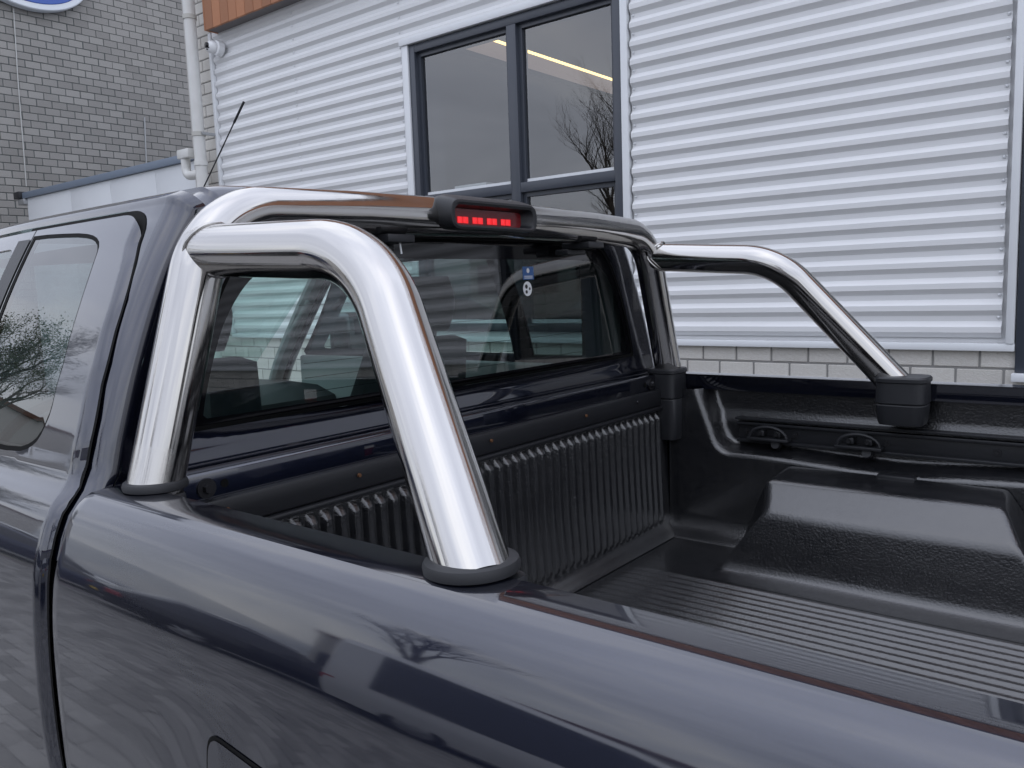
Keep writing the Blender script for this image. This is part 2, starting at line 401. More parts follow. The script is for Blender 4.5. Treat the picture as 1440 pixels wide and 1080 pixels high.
# inner wall behind the sheets, with the two window openings left free
W1 = (-4.30, -2.56, 1.30, 3.33); W2 = (-.52, 1.08, 1.13, 3.33)
bk = MB(); y0, y1 = WY+.012, WY+.30
for a, b_, c, d in ((-6.79, W1[0], 1.2415, 3.33), (W1[1], W2[0], 1.2415, 3.33), (W2[1], 9, 1.2415, 3.33), (-6.79, 9, 3.33, 5.2), (W1[0], W1[1], 1.2415, W1[2])): bk.box(a, b_, y0, y1, c, d)
bk.obj('backing_wall', 'sheet', bld)
# corrugated sheets: trapezoid ribs, 103 mm pitch, each sheet lapped over the one below
PIT = .1031; DEP = .026
prof = [(0, 0), (.026, 0), (.0268, .0006), (.0500, .0212), (.0508, .0218), (.0768, .0218), (.0776, .0212), (.1022, .0006)]
def sheet(x0, x1, z0, z1, lap=0):
    q = MB(); zs = []; k0 = math.floor((z0-1.262)/PIT)
    for k in range(k0, k0+60):
        for dz, dp in prof:
            z = 1.262+k*PIT+dz
            if z0-1e-6 <= z <= z1+1e-6: zs.append((z, dp))
    xs = [x0+(x1-x0)*i/max(1, int((x1-x0)/.4)) for i in range(max(1, int((x1-x0)/.4))+1)]
    yb = WY-.002-lap
    q.grid([[(x, yb-dp, z) for x in xs] for z, dp in zs]); q.grid([[(x, yb-dp+.0012, z) for x in xs] for z, dp in zs], flip=True)
    return q.obj('corrugated_sheet', 'sheet', bld, sharp=14, fixn=False)
ZL = [1.266, 1.262+9*PIT+.04, 1.262+18*PIT+.04, 1.262+26*PIT+.04, 1.262+36*PIT]
scr = MB(); scr_pts = []
def screws(x, z0, z1, y=WY-.006):
    k = 0; z = 1.262+.018
    while z < z1:
        if z > z0: scr_pts.append((x, y, z))
        z += PIT
secs = [(-6.735, -4.372, 1.266, 9), (-2.50, -.578, 1.266, 9), (1.14, 9, 1.266, 9)]
for x0, x1, z0, z1 in secs:
    for k, (a, b_) in enumerate(zip(ZL, ZL[1:])):
        if a >= z1: continue
        sheet(x0, x1, a-(.05 if k else 0), min(b_, z1), lap=.0009*(k % 2))
for x0, x1 in ((-4.371, -2.501), (-.577, 1.139)):
    sheet(x0, x1, 3.362, ZL[-1], lap=.0004)
for x in (-4.40, -5.62, -2.485, -.592, 1.16): screws(x, 1.28, 3.36)
for x in (-5.62, -4.40): screws(x, 3.4, 4.0)
for (x, y, z) in scr_pts:
    rows = []
    for i in range(4):
        a = i/3*math.pi/2; rr = .0075*math.cos(a)+1e-5
        rows.append([(x+rr*math.cos(t*math.pi/4), y-.006*math.sin(a), z+rr*math.sin(t*math.pi/4)) for t in range(8)])
    scr.grid(rows, close=True)
scr.obj('cladding_screws', 'trim_white', bld, fixn=False)['kind'] = 'stuff'
# flashings
box('base_flashing', 'trim_white', bld, -6.75, -.522, WY-.040, WY+.004, 1.228, 1.262, r=.003)
box('base_flashing', 'trim_white', bld, 1.10, 9, WY-.040, WY+.004, 1.228, 1.262, r=.003)
box('corner_flashing', 'trim_white', bld, -.557, -.524, WY-.046, WY+.008, 1.2635, 3.33, r=.003)
box('corner_flashing', 'trim_white', bld, 1.085, 1.12, WY-.046, WY+.008, 1.2635, 3.33, r=.003)
box('edge_trim', 'trim_white', bld, -6.775, -6.740, WY-.04, WY+.008, 1.2635, 3.93, r=.003)
# windows
def window(x0, x1, z0, z1, mulls, trans, trim=True):
    fr = MB(); t = .055; yf, yb = WY-.022, WY+.10
    fr.rbox(x0, x0+t, yf, yb, z0, z1, r=.003); fr.rbox(x1-t, x1, yf, yb, z0, z1, r=.003)
    fr.rbox(x0+t-.001, x1-t+.001, yf+.002, yb, z1-t, z1, r=.003); fr.rbox(x0+t-.001, x1-t+.001, yf+.002, yb, z0, z0+t, r=.003)
    wf = fr.obj('window_frame', 'frame_dark', bld)
    xs = [x0+t]+[v_ for mm in mulls for v_ in (mm-.038, mm+.038)]+[x1-t]
    for mm in mulls: box('mullion', 'frame_dark', wf, mm-.038, mm+.038, yf+.003, yb-.004, z0+t-.001, z1-t+.001, r=.003)
    zs = [z0+t]+[v_ for tt in trans for v_ in (tt-.032, tt+.032)]+[z1-t]
    for a in range(0, len(xs), 2):
        for tt in trans:
            box('transom', 'frame_dark', wf, xs[a]-.001, xs[a+1]+.001, yf+.005, yb-.006, tt-.032, tt+.032, r=.003)
        for c in range(0, len(zs), 2):
            q = MB(); xa, xb, za, zb = xs[a], xs[a+1], zs[c], zs[c+1]; ss = .028
            for (p0, p1, p2, p3) in ((xa, xa+ss, za, zb), (xb-ss, xb, za, zb), (xa+ss-.001, xb-ss+.001, zb-ss, zb), ): q.box(p0, p1, yf+.035, yb-.03, p2, p3)
            q.obj('glazing_bead', 'frame_dark', wf)
            box('sill_strip', 'trim_white', wf, xa+ss, xb-ss, yf+.045, yb-.03, za+.0005, za+.024)
            pn = MB(); pn.add([(xa+.01, yf+.055, za+.01), (xb-.01, yf+.055, za+.01), (xb-.01, yf+.055, zb-.01), (xa+.01, yf+.055, zb-.01)], [(0, 1, 2, 3)])
            pn.obj('pane', 'window_glass', wf, fixn=False)
    ln = MB(); ln.box(x0, x0+.006, yb+.0005, WY+.309, z0, z1); ln.box(x1-.006, x1, yb+.0005, WY+.309, z0, z1); ln.box(x0+.0065, x1-.0065, yb+.0005, WY+.309, z1-.006, z1); ln.obj('added_dark_lining', 'room', bld)  # dark boxes added over the pale reveals so they don't show bright
    if trim:
        q = MB(); q.rbox(x0-.062, x0-.002, WY-.034, WY+.008, 1.2645, z1+.003, r=.003); q.rbox(x1+.002, x1+.048, WY-.034, WY+.008, 1.2645, z1+.003, r=.003)
        q.rbox(x0-.075, x1+.06, WY-.045, WY+.008, z1+.0045, z1+.047, r=.003); q.obj('window_flashing', 'trim_white', bld)
    return wf
window(*W1, [-3.375], [2.245]); window(*W2, [.28], [2.245], False)
box('window_sill', 'trim_white', bld, W2[0]-.01, W2[1]+.01, WY-.05, WY+.10, 1.09, 1.128, r=.004)
# room behind the windows
rm_ = MB(); xa, xb, ya, yb, za, zb = -6.6, 8.8, WY+.31, 13.0, .0, 4.35
rm_.add([(xa, ya, za), (xb, ya, za), (xb, yb, za), (xa, yb, za), (xa, ya, zb), (xb, ya, zb), (xb, yb, zb), (xa, yb, zb)], [(0, 1, 2, 3), (7, 6, 5, 4), (3, 2, 6, 7), (0, 3, 7, 4), (2, 1, 5, 6)])
rm_.obj('room_lining', 'room', bld, fixn=False)
LZ = 3.98
def lamp(p0, p1):
    a, b_ = on_z(*p0, LZ), on_z(*p1, LZ); x = (a.x+b_.x)/2
    h = box('ceiling_lamp', 'glowing_housing', bld, x-.13, x+.03, a.y, b_.y, LZ+.012, LZ+.10)
    box('lamp_tube', 'lamp', h, x-.012, x+.045, a.y, b_.y, LZ-.02, LZ+.0105)
a = on_z(738, 73, LZ); 
for (ya_, yb_) in ((a.y-2.6, a.y-1.55), (a.y-1.25, a.y-.12), (a.y, a.y+2.3), (a.y+2.5, a.y+4.2)):
    if ya_ < WY+.4: ya_ = WY+.4
    if yb_ <= ya_: continue
    h = box('ceiling_lamp', 'glowing_housing', bld, a.x-.10, a.x+.010, ya_, yb_, LZ-.11, LZ-.004)
    box('lamp_tube', 'lamp', h, a.x-.012, a.x+.012, ya_+.02, yb_-.02, LZ-.002, LZ+.024)
pb = on_y(664, 256, WY+.125)
q = box('white_box', 'room_white', None, pb.x-.17, pb.x+.13, WY+.125, WY+.25, 2.2305, 2.335, r=.004)
tag(q, 'pale box standing on a shelf inside the showroom window', 'box')
q = box('shelf', 'room', bld, W1[0], W1[1], WY+.101, WY+.6, 2.19, 2.228)
# timber fascia, single boards
fz = 3.905; fy = 4.21
xl = on_y(289, 43, fy).x; x = xl; bw = .118; me_ = None
fas = box('fascia_core', 'soffit', bld, xl+.004, 9, fy+.022, WY+.20, fz+.004, 5.2)
while x < 6:
    if me_ is None:
        q = MB(); q.rbox(.002, bw-.002, -.011, .011, 0, 1.3, r=.0025, seg=1); me_ = q.mesh('fascia_board'); me_.materials.append(M['wood'])
    o = bpy.data.objects.new('fascia_board', me_); link(o, fas, (x, fy+.0105+random.uniform(-.001, .001), fz+random.uniform(-.001, .001))); x += bw
q = MB(); q.rbox(-.011, .011, .0, .17, 0, 1.3, r=.0025); o = q.obj('fascia_end_board', 'wood', fas); o.location = Vector((xl-.0105, fy, fz)) - WL[fas.name]
rf = MB(); rf.box(-7.3, 9.1, 4.16, 13.4, 5.202, 5.42); rf.obj('roof', 'soffit', bld)
bx_ = MB(); bx_.box(8.81, 9, WY+.31, 13.2, 0, 5.2); bx_.box(-7.2, 8.8, 13.05, 13.2, 0, 5.2); bx_.obj('rear_wall', 'render_wall', bld)

# drainpipe with sockets and side branch
px_, py_ = -7.0, 4.20
pp = on_y(267, 10, py_); px_ = (on_y(268, 20, py_).x+on_y(281, 230, py_).x)/2
dp = thing('drainpipe', 'white plastic drainpipe beside the brick pier with a side branch', 'drainpipe', (px_, py_, 0))
MB().tube([(px_, py_, .05), (px_, py_, 2.0), (px_, py_, 5.15)], .052, 20).obj('pipe', 'pvc', dp)
for yy in (21, 190, 232):
    z = on_y(275, yy, py_).z
    rows = [[(px_+r_*math.cos(t*math.pi/12), py_+r_*math.sin(t*math.pi/12), z+dz) for t in range(24)] for r_, dz in ((.0525, -.02), (.060, -.018), (.060, .018), (.0525, .02))]
    q = MB(); q.grid(rows, close=True); q.obj('pipe_clip', 'pvc_ring' if yy != 232 else 'pvc', dp, fixn=False)
    if yy == 190: box('wall_bracket', 'galv', dp, px_+.05, px_+.075, py_-.01, WY+.004, z-.012, z+.012)
ze = on_y(268, 247, py_).z
MB().tube(fillet([(px_-.03, py_, ze), (px_-.25, py_, ze), (px_-.25, py_, ze+.20)], [.07], 8), .042, 16).obj('branch_pipe', 'pvc', dp)
box('hopper', 'pvc', dp, px_-.31, px_-.12, py_-.05, py_+.05, ze+.155, ze+.235, r=.008)

# dome camera under the fascia
pc = on_y(303, 66, 4.28)
sc = thing('security_camera', 'small white dome camera at the corner of the corrugated wall under the boards', 'camera', (pc.x, 4.32, pc.z))
rows = []
for i in range(9):
    a = i/8*math.pi; rows.append([(pc.x-.02+.055*math.sin(a)*math.cos(t*math.pi/10)-.02*math.cos(a), 4.262-.055*math.cos(a)*.9, pc.z+.055*math.sin(a)*math.sin(t*math.pi/10)) for t in range(20)])
q = MB(); q.grid(rows, close=True); q.obj('ball', 'dome_white', sc, fixn=False)
MB().tube([(pc.x+.01, 4.355-.03, pc.z-.01), (pc.x+.01, 4.275, pc.z-.008)], [.068, .060], 24).obj('mount', 'dome_white', sc)
MB().tube([(pc.x-.03, 4.225, pc.z+.008), (pc.x-.036, 4.203, pc.z+.01)], [.026, .022], 16).obj('lens', 'lens_black', sc)
for dx, dz in ((.0, -.025), (.018, -.012)): MB().tube([(pc.x-.03+dx, 4.225, pc.z+dz), (pc.x-.032+dx, 4.2105, pc.z+dz)], .006, 8).obj('infrared_lamp', 'lens_black', sc)

# white annex between the wings
an = thing('annex', 'low white panelled annex with grey-blue roof edge between the two brick walls', 'building', (-9.2, 4.5, 0))
AX0, AX1, AZ = -11.12, -7.26, 2.90
box('annex_core', 'annex_white', an, AX0+.006, AX1, 4.426, 8.0, 0, AZ)
x = AX0; k = 0
for b_ in (-9.93, -8.97, -8.02, AX1):
    box('wall_panel', 'annex_white', an, x+.0015, b_-.0015, 4.406, 4.4258, .02, AZ-.002, r=.002); x = b_
box('roof_edge', 'annex_trim', an, AX0-.05, AX1+.02, 4.375, 8.05, AZ+.001, AZ+.075, r=.006)
gu = MB(); gu.rbox(AX0-.16, AX0+.02, 4.36, 4.52, AZ-.07, AZ-.004, r=.006); gu.obj('gutter_end', 'galv', an)
gu = MB(); gu.rbox(AX0-.22, AX0-.052, 4.34, 4.50, AZ+.004, AZ+.09, r=.006); gu.obj('gutter_cap', 'black_plastic', an)

# wing of grey brick
WX = -12.3
wing = thing('brick_wing', 'tall grey brick wing wall behind the white annex', 'building', (WX, 6, 0))
wall = box('wall', 'mortar', wing, WX-.4, WX-.006, 1.2, 11, 0, 8.2)
wb = brick_mesh('wing', .19, .06, .09, 'brick_grey')
wb.materials[0] = M['brick_grey']
wbm = MB(); wbm.rbox(-.03, .03, -.0955, .0955, -.045, .045, r=.004, seg=1); wbme = wbm.mesh('brick'); wbme.materials.append(M['brick_grey'])
cand = []
for k in range(80):
    z = .05+.1*k
    for i in range(48):
        y = 1.3+i*.2015+(.1 if k % 2 else 0)+random.uniform(-.002, .002)
        if y < 10.9: cand.append((y, z))
def vis(y, z):
    d = Vector((WX, y, z))-CAM; zc = d.dot(c_f); u = 720+F_PX*d.dot(c_r)/zc; v_ = 540-F_PX*d.dot(c_u)/zc
    return -10 < u < 278 and -10 < v_ < 330
seen = sorted([c for c in cand if vis(*c)], key=lambda c: (c[0]**2+WX**2+(c[1]-1.6)**2))
single = set(seen[:300]); rest = MB()
for (y, z) in cand:
    if (y, z) in single:
        o = bpy.data.objects.new('brick', wbme); link(o, wall, (WX-.03+random.uniform(-.0015, .0015), y, z))
    else: q = random.uniform(-.0015, .0015); rest.box(WX-.06, WX+q, y-.0955, y+.0955, z-.045, z+.045)
# keep the small-scale tone changes of single bricks in the joined rest too
rest.obj('brick_field', 'brick_grey', wall, fixn=False)['kind'] = 'stuff'
box('coping', 'galv', wing, WX-.45, WX+.05, 1.15, 11.05, 8.202, 8.28)
# oval sign on the wing
sg = thing('oval_sign', 'blue oval sign with white rim mounted on the grey brick wing', 'sign', (WX+.05, 5.13, 5.7))
def oval(a, b_, x0, x1, r_=.012):
    rows = [[(x, 5.13+(a-i_)*math.cos(t*math.pi/40), 6.06+(b_-i_)*math.sin(t*math.pi/40)) for t in range(80)] for x, i_ in ((x0, 0), (x1-r_, 0), (x1, r_), (x1, a*.999 if False else b_*.998))]
    q = MB(); q.grid(rows, close=True); return q
oval(.78, .50, WX+.02, WX+.15).obj('rim', 'sign_white', sg)
oval(.70, .425, WX+.12, WX+.158).obj('face', 'sign_blue', sg)
cb = MB().tube([on_x(19, 12, WX+.02), on_x(25, 110, WX+.02), on_x(33, 210, WX+.02), on_x(37, 262, WX+.02)], .007, 6).obj('cable', 'cable')
tag(cb, 'thin pale cable running down the grey brick wall under the oval sign', 'cable')
rd = MB().tube([on_x(203, 165, WX+.05), on_x(207, 262, WX+.05)], .011, 8).obj('metal_rod', 'galv')
tag(rd, 'short thin metal rod upright against the grey brick wall above the annex', 'rod')

# ------------------------------------------------------------------ pickup truck
YC = 1.372
truck = thing('pickup_truck', 'dark blue pickup truck with chrome roll bar and black bed liner', 'pickup truck', (-1.4, YC, 0))
def mir(p_): return (p_[0], 2*YC-p_[1], p_[2])
AXLE = -.45
# ---- bed outer sides
rail = [(.566, 1.288), (.566, 1.3255), (.5675, 1.3295), (.5705, 1.331)]
top = [(.5705, 1.331), (.552, 1.3316), (.534, 1.3314), (.5165, 1.3305)]
side_p = [(.5165, 1.3305), (.513, 1.3288), (.504, 1.3235), (.4925, 1.3135), (.4815, 1.2965), (.468, 1.262), (.4575, 1.230), (.4515, 1.200), (.447, 1.157), (.4448, 1.105), (.4442, 1.039), (.4455, .949), (.450, .85), (.460, .72), (.475, .60)]
prof_bed = [Vector(p_) for p_ in rail] + [Vector(p_) for p_ in top[1:]] + catmull(side_p, 7)[1:]
def bed_point(x, q, inset=0):
    y, z = q
    y += inset
    r_ = math.hypot(x-AXLE, (z-.40))
    fl_ = .040*(1-sstep(.50, .86, r_))*sstep(1.30, 1.0, z) if z < 1.3 else 0
    return (x, y-fl_, z)
def bed_side(far):
    us = [(-1.182, .030), (-1.1885, .012), (-1.190, .004), (-1.1885, .0008), (-1.185, 0)]
    x = -1.17
    while x < .70: us.append((x, 0)); x += .03
    rows = []
    for x, ins in us:
        row = []
        for q in prof_bed:
            dz = -ins*.6 if q[1] > 1.30 else 0; dy = ins if q[1] < 1.331 else 0
            pt = bed_point(x, (q[0]+min(dy, .03)*(1 if q[0] < .53 else 0), q[1]+dz))
            ra = math.hypot(pt[0]-AXLE, pt[2]-.40)
            if ra < .43:                                 # wheel arch lip
                s_ = .43/max(ra, 1e-3); pt = (AXLE+(pt[0]-AXLE)*s_, pt[1]+.0, .40+(pt[2]-.40)*s_)
            row.append(mir(pt) if far else pt)
        rows.append(row)
    q = MB(); q.grid(rows, flip=far); return q.obj('bed_side', 'paint', truck, sharp=50)
near_side = bed_side(False); bed_side(True)
# fuel door: inset panel with dark shut line
def S_bed(off):
    tab = sorted([(q[1], q[0]) for q in prof_bed if q[1] < 1.32 and q[0] < .53])
    return lambda x, z: bed_point(x, (lerp_tab(tab, z)-off, z))
fp = on_y(283, 1036, .435)
fx, fz_ = fp.x-.004, fp.z+.004
fo = rounded([(fx, fz_), (fx+.175, fz_-.012), (fx+.175, fz_-.175), (fx+.012, fz_-.175)], .028)
fi = rounded([(fx+.0045, fz_-.0045), (fx+.1705, fz_-.0165), (fx+.1705, fz_-.1705), (fx+.0165, fz_-.1705)], .025)
fd = patch('fuel_door', fi, [], S_bed(.0022), 'paint', truck, .012)
patch('shut_line', fo, [fi], S_bed(.0010), 'gap_black', fd, .008)
# ---- bed front panel (header)
hd = MB(); hd.rbox(-1.182, -1.146, .575, 2*YC-.575, 1.20, 1.334, r=.006, seg=3); hd.obj('bed_header', 'paint', truck)
hd = MB(); hd.box(-1.18, -1.152, .50, 2*YC-.50, .60, 1.1995); hd.obj('bed_front_panel', 'gap_black', truck)
def bolt(x, y, z, r_, ax, m, parent, name='bolt', washer=True):
    v_ = Vector(ax); p_ = Vector((x, y, z)); q = MB()
    if washer: q.tube([p_, p_+v_*.003], r_, 14)
    q.tube([p_+v_*.0031, p_+v_*(.0031+r_*.45)], [r_*.55, r_*.45], 6 if washer else 12); return q.obj(name, m, parent)
for sy in (0, 1):
    y = .669 if not sy else 2*YC-.669
    bolt(-1.1455, y, 1.308, .016, (1, 0, 0), 'bolt', truck); MB().tube([(-1.1462, y+.032*(1-2*sy), 1.3095), (-1.1448, y+.032*(1-2*sy), 1.3095)], .007, 12).obj('hole', 'gap_black', truck)
# liner on the front wall
FY0, FY1 = .585, 2*YC-.585
lf = MB(); lf.rbox(-1.146, -1.128, FY0, FY1, 1.243, 1.291, r=.006, seg=2); lf.rbox(-1.146, -1.122, FY0, FY1, 1.232, 1.2425, r=.004)
lfo = lf.obj('liner_top_strip', 'liner_smooth', truck)
for y in (.69, .957, 1.33, 1.703, 1.962): bolt(-1.128, y, 1.272, .0075, (1, 0, 0), 'rust_screw' if y < 1.8 else 'bolt', lfo, 'screw', False)
rows = []
yy = []; y = FY0
while y < FY1: yy.append(y); y += .00265
def rib(y):
    t = ((y-FY0) % .0318)/.0318
    return sstep(.12, .30, t)*(1-sstep(.70, .88, t))
zs = [1.233, 1.2245, 1.2235, 1.2155, 1.2075, 1.2065, 1.19, 1.15, 1.05, .97, .925, .9135, .902, .895, .889, .883, .876, .870, .8655, .862]
for z in zs:
    en = max(0, min(1, (1.224-z)/.017))*max(0, min(1, (z-.893)/.02)); bow = .045*(1-sstep(.858, .90, z))**1.5 + .012*(1-sstep(.86, 1.2, z))
    rows.append([(-1.140+.013*rib(y)*en*(1 if .62 < y < FY1-.05 else 0)+bow, y, z) for y in yy])
q = MB(); q.grid(rows); q.obj('liner_front', 'liner', truck, sharp=60)
# liner floor with lengthwise ribs
ys = []; y = .60
while y < 2*YC-.60: ys.append(y); y += .00252
xs = [-1.10, -1.07, -1.062, -1.054, -1.046, -1.038, -1.0]+[-.9+.1*i for i in range(16)]
def frib(x, y):
    d = abs(y-YC)
    if d > .46: return 0
    t = (d % .0302)/.0302
    return .0062*(.5-.5*math.cos(2*math.pi*t))**1.3*sstep(-1.062, -1.036, x)
q = MB(); q.grid([[(x, y, .860+frib(x, y)) for y in ys] for x in xs]); q.obj('liner_floor', 'liner', truck, sharp=70)
# liner side wall with the recess under the rail, and wheel box
def side_wall(far):
    rows = []; zs = [.86, .862, .866, .872, .88, .90]+[.93+.02*i for i in range(8)]+[1.078+.006*i for i in range(12)]+[1.15+.014*i for i in range(11)]
    xs = [-1.128+.008*i for i in range(44)]+[-.77+.03*i for i in range(48)]
    for x in xs:
        row = []
        for z in zs:
            d1 = z-1.103-.012*sstep(-.93, -1.0, x)+.006*math.sin(x*9); d2 = (x+1.037-(1.272-z)*.37)
            k = .03; h = max(0, min(1, .5+.5*(d2-d1)/k)); d = d2*(1-h)+d1*h-k*h*(1-h)
            y = 2.150+.055*sstep(-.004, .030, d)-.06*(1-sstep(.858, .905, z))**2
            y += .012*sstep(.01, .03, d)*sstep(1.20, 1.225, z)
            row.append((x, y, z) if far else (x, 2*YC-y, z))
        rows.append(row)
    q = MB(); q.grid(rows, flip=far); return q.obj('liner_side', 'liner', truck, sharp=80)
side_wall(True); side_wall(False)
def wheel_box(far):
    sec = catmull([(1.835, .8606), (1.868, .8612), (1.892, .8645), (1.908, .872), (1.917, .890), (1.929, .95), (1.9395, 1.000), (1.9445, 1.014), (1.954, 1.0255), (1.985, 1.0505), (2.012, 1.0725), (2.022, 1.0795), (2.036, 1.0845), (2.09, 1.091), (2.145, 1.097)], 5)
    rows = []; x = -.90
    while x < .02:
        row = []
        for y, z in sec:
            o_ = .075*max(0, min(1, (y-1.95)/.07))
            c = -.456; hw = .20+o_*.45; l0 = -.705-o_*.9
            ee = 1
            he = .245*min((x+.868)/(l0+.868), (-.108-x)/.158); k_ = .012; hz = z-.861      # end slopes cut the long block off
            h_ = max(0, min(1, .5+.5*(he-hz)/k_)); hh = he*(1-h_)+hz*h_-k_*h_*(1-h_)
            row.append((x, y, .8604+max(0, hh)))
        rows.append(row if far else [mir(p_) for p_ in row]); x += .01
    q = MB(); q.grid(rows, flip=far); return q.obj('wheel_box', 'liner', truck, sharp=80)
wheel_box(True); wheel_box(False)
# tie-down track with cleats on the far wall (and its twin)
def track(far):
    f_ = (lambda y: y) if far else (lambda y: 2*YC-y)
    def bx2(q, x0, x1, y0, y1, z0, z1, r=.002):
        a, b_ = sorted((f_(y0), f_(y1))); q.rbox(x0, x1, a, b_, z0, z1, r=r)
    q = MB(); bx2(q, -.935, .55, 2.186, 2.206, 1.142, 1.150); bx2(q, -.935, .55, 2.182, 2.206, 1.192, 1.200); bx2(q, -.93, .55, 2.196, 2.207, 1.149, 1.193, .001); bx2(q, -.935, .55, 2.178, 2.206, 1.206, 1.213)
    t = q.obj('tie_down_track', 'black_plastic', truck)
    for x in (-.837, -.599, .15):
        c = MB(); bx2(c, x-.058, x+.058, 2.160, 2.1955, 1.154, 1.162); n_ = 10
        pts = [(x+.052*math.cos(math.pi*i/n_), f_(2.168), 1.163+.030*math.sin(math.pi*i/n_)) for i in range(n_+1)]
        c.tube(pts, .0045, 8); bx2(c, x-.03, x-.012, 2.172, 2.1955, 1.164, 1.182, .004); bx2(c, x+.014, x+.034, 2.172, 2.1955, 1.164, 1.182, .004)
        co = c.obj('cleat', 'black_plastic', t)
        for dx in (-.024, .022): MB().tube([(x+dx, f_(2.1715), 1.173), (x+dx, f_(2.165), 1.173)], .0055, 8).obj('cleat_screw', 'bolt', t)
        MB().tube([(x+.02, f_(2.17), 1.146), (x+.02, f_(2.19), 1.140)], .012, 10).obj('cleat_knob', 'black_plastic', t)
    for x in (-.908, -.770, -.537, -.291, 0, .3): bolt(x, f_(2.196), 1.171, .0085, (0, -1 if far else 1, 0), 'bolt', t, 'bolt')
    k = MB(); bx2(k, -.545, -.455, 2.132, 2.16, 1.087, 1.103, .006); k.obj('liner_tab', 'liner_smooth', truck)
track(True); track(False)
# tailgate, rear bumper, wheels
tg = MB(); tg.rbox(.665, .735, .575, 2*YC-.575, .62, 1.333, r=.012, seg=3); tgo = tg.obj('tailgate', 'paint', truck)
box('tailgate_handle', 'black_plastic', tgo, .733, .75, YC-.12, YC+.12, 1.14, 1.21, r=.008)
for s_ in (0, 1):
    y0 = .47 if not s_ else 2*YC-.47-.10
    box('tail_lamp', 'tail_red', truck, .702, .728, y0, y0+.10, .86, 1.24, r=.01)
box('rear_bumper', 'steel', truck, .69, .88, .48, 2*YC-.48, .46, .60, r=.03)
def wheel(x, far):
    y0, y1 = (.47, .72) if not far else (2*YC-.72, 2*YC-.47); sgn = -1 if not far else 1; yo = y0 if not far else y1; yi = y1 if not far else y0
    prof_ = [(.215, yo-sgn*.02), (.30, yo-sgn*.012), (.36, yo-sgn*.02), (.385, yo-sgn*.05), (.385, yi+sgn*.05), (.35, yi+sgn*.01), (.215, yi)]
    q = MB(); q.grid([[(x+r_*math.cos(t*math.pi/20), y, .385+r_*math.sin(t*math.pi/20)) for t in range(40)] for r_, y in prof_], close=True); wo = q.obj('wheel', 'tyre', truck)
    q = MB(); q.grid([[(x+r_*math.cos(t*math.pi/20), y, .385+r_*math.sin(t*math.pi/20)) for t in range(40)] for r_, y in ((.216, yo-sgn*.02), (.205, yo-sgn*.04), (.205, yi))], close=True)
    for k in range(6):
        a = k*math.pi/3
        q.tube([(x+.03*math.cos(a), yo-sgn*.035, .385+.03*math.sin(a)), (x+.205*math.cos(a), yo-sgn*.03, .385+.205*math.sin(a))], [.035, .028], 8)
    q.tube([(x, yo-sgn*.02, .385), (x, yo-sgn*.09, .385)], .05, 16); q.obj('rim', 'alloy', wo)
for x in (AXLE, AXLE-3.22):
    wheel(x, 0); wheel(x, 1)
box('chassis', 'gap_black', truck, -4.3, .65, .72, 2*YC-.72, .42, .60)

# ---- roll bar
RB = .0385
YF = 2*YC-.574
hoop = fillet([(-1.122, .574, 1.325), (-1.130, .700, 1.7305), (-1.132, .99, 1.7400), (-1.132, YC, 1.7450), (-1.134, 2*YC-.99, 1.7400), (-1.136, 2*YC-.706, 1.7305), (-1.136, YF, 1.325)], [.14, .9, 2.0, .9, .14], 22)
rbar = MB().tube(hoop, RB, 48).obj('roll_bar', 'steel', truck, sharp=60)
def side_tube(far):
    p0 = (-1.127, .686, 1.6700); p1 = (-.753, .680, 1.652); p2 = (-.501, .563, 1.322)
    if far: p0, p1, p2 = (-1.134, 2*YC-.686, 1.6700), (-.776, 2*YC-.677, 1.6440), (-.509, 2*YC-.568, 1.322)
    return MB().tube(fillet([p0, p1, p2], [.19 if far else .215], 26), RB-.0003, 48, caps=False).obj('side_tube', 'steel', rbar, sharp=60)
side_tube(False); side_tube(True)
# weld collars where the side tubes meet the hoop
for far in (0, 1):
    y = .686 if not far else 2*YC-.692
    q = MB(); rows = []
    for t in range(36):
        a = t/36*2*math.pi; dy = (RB+.0006)*math.cos(a); dz = (RB+.0006)*math.sin(a)
        xx = -1.127+math.sqrt(max(0, (RB)**2-(dy*.95)**2))
        rows.append(Vector((xx+.0005, y+dy, 1.669+dz)))
    rows.append(rows[0].copy()); q.tube(rows, .0028, 8, caps=False); q.obj('weld_seam', 'steel', rbar, sharp=60)
def ring(c, ax, r_, h_, name='foot_ring'):
    c = Vector(c); ax = Vector(ax).normalized(); u = ax.cross(Vector((0, 1, 0))).normalized(); v_ = ax.cross(u)
    pr = [(r_-.002, -.004), (r_+.007, 0), (r_+.008, h_*.45), (r_+.006, h_*.85), (r_+.002, h_), (r_-.003, h_+.001), (r_-.012, h_-.002)]
    q = MB(); q.grid([[c+ax*z+u*rr*math.cos(t*math.pi/20)+v_*rr*math.sin(t*math.pi/20) for t in range(40)] for rr, z in pr], close=True); return q.obj(name, 'rubber', rbar)
ring((-1.122, .5775, 1.332), (0, .02, 1), .0370, .012); ring((-.511, .568, 1.3315), (-.03, .01, 1), .0400, .0125)
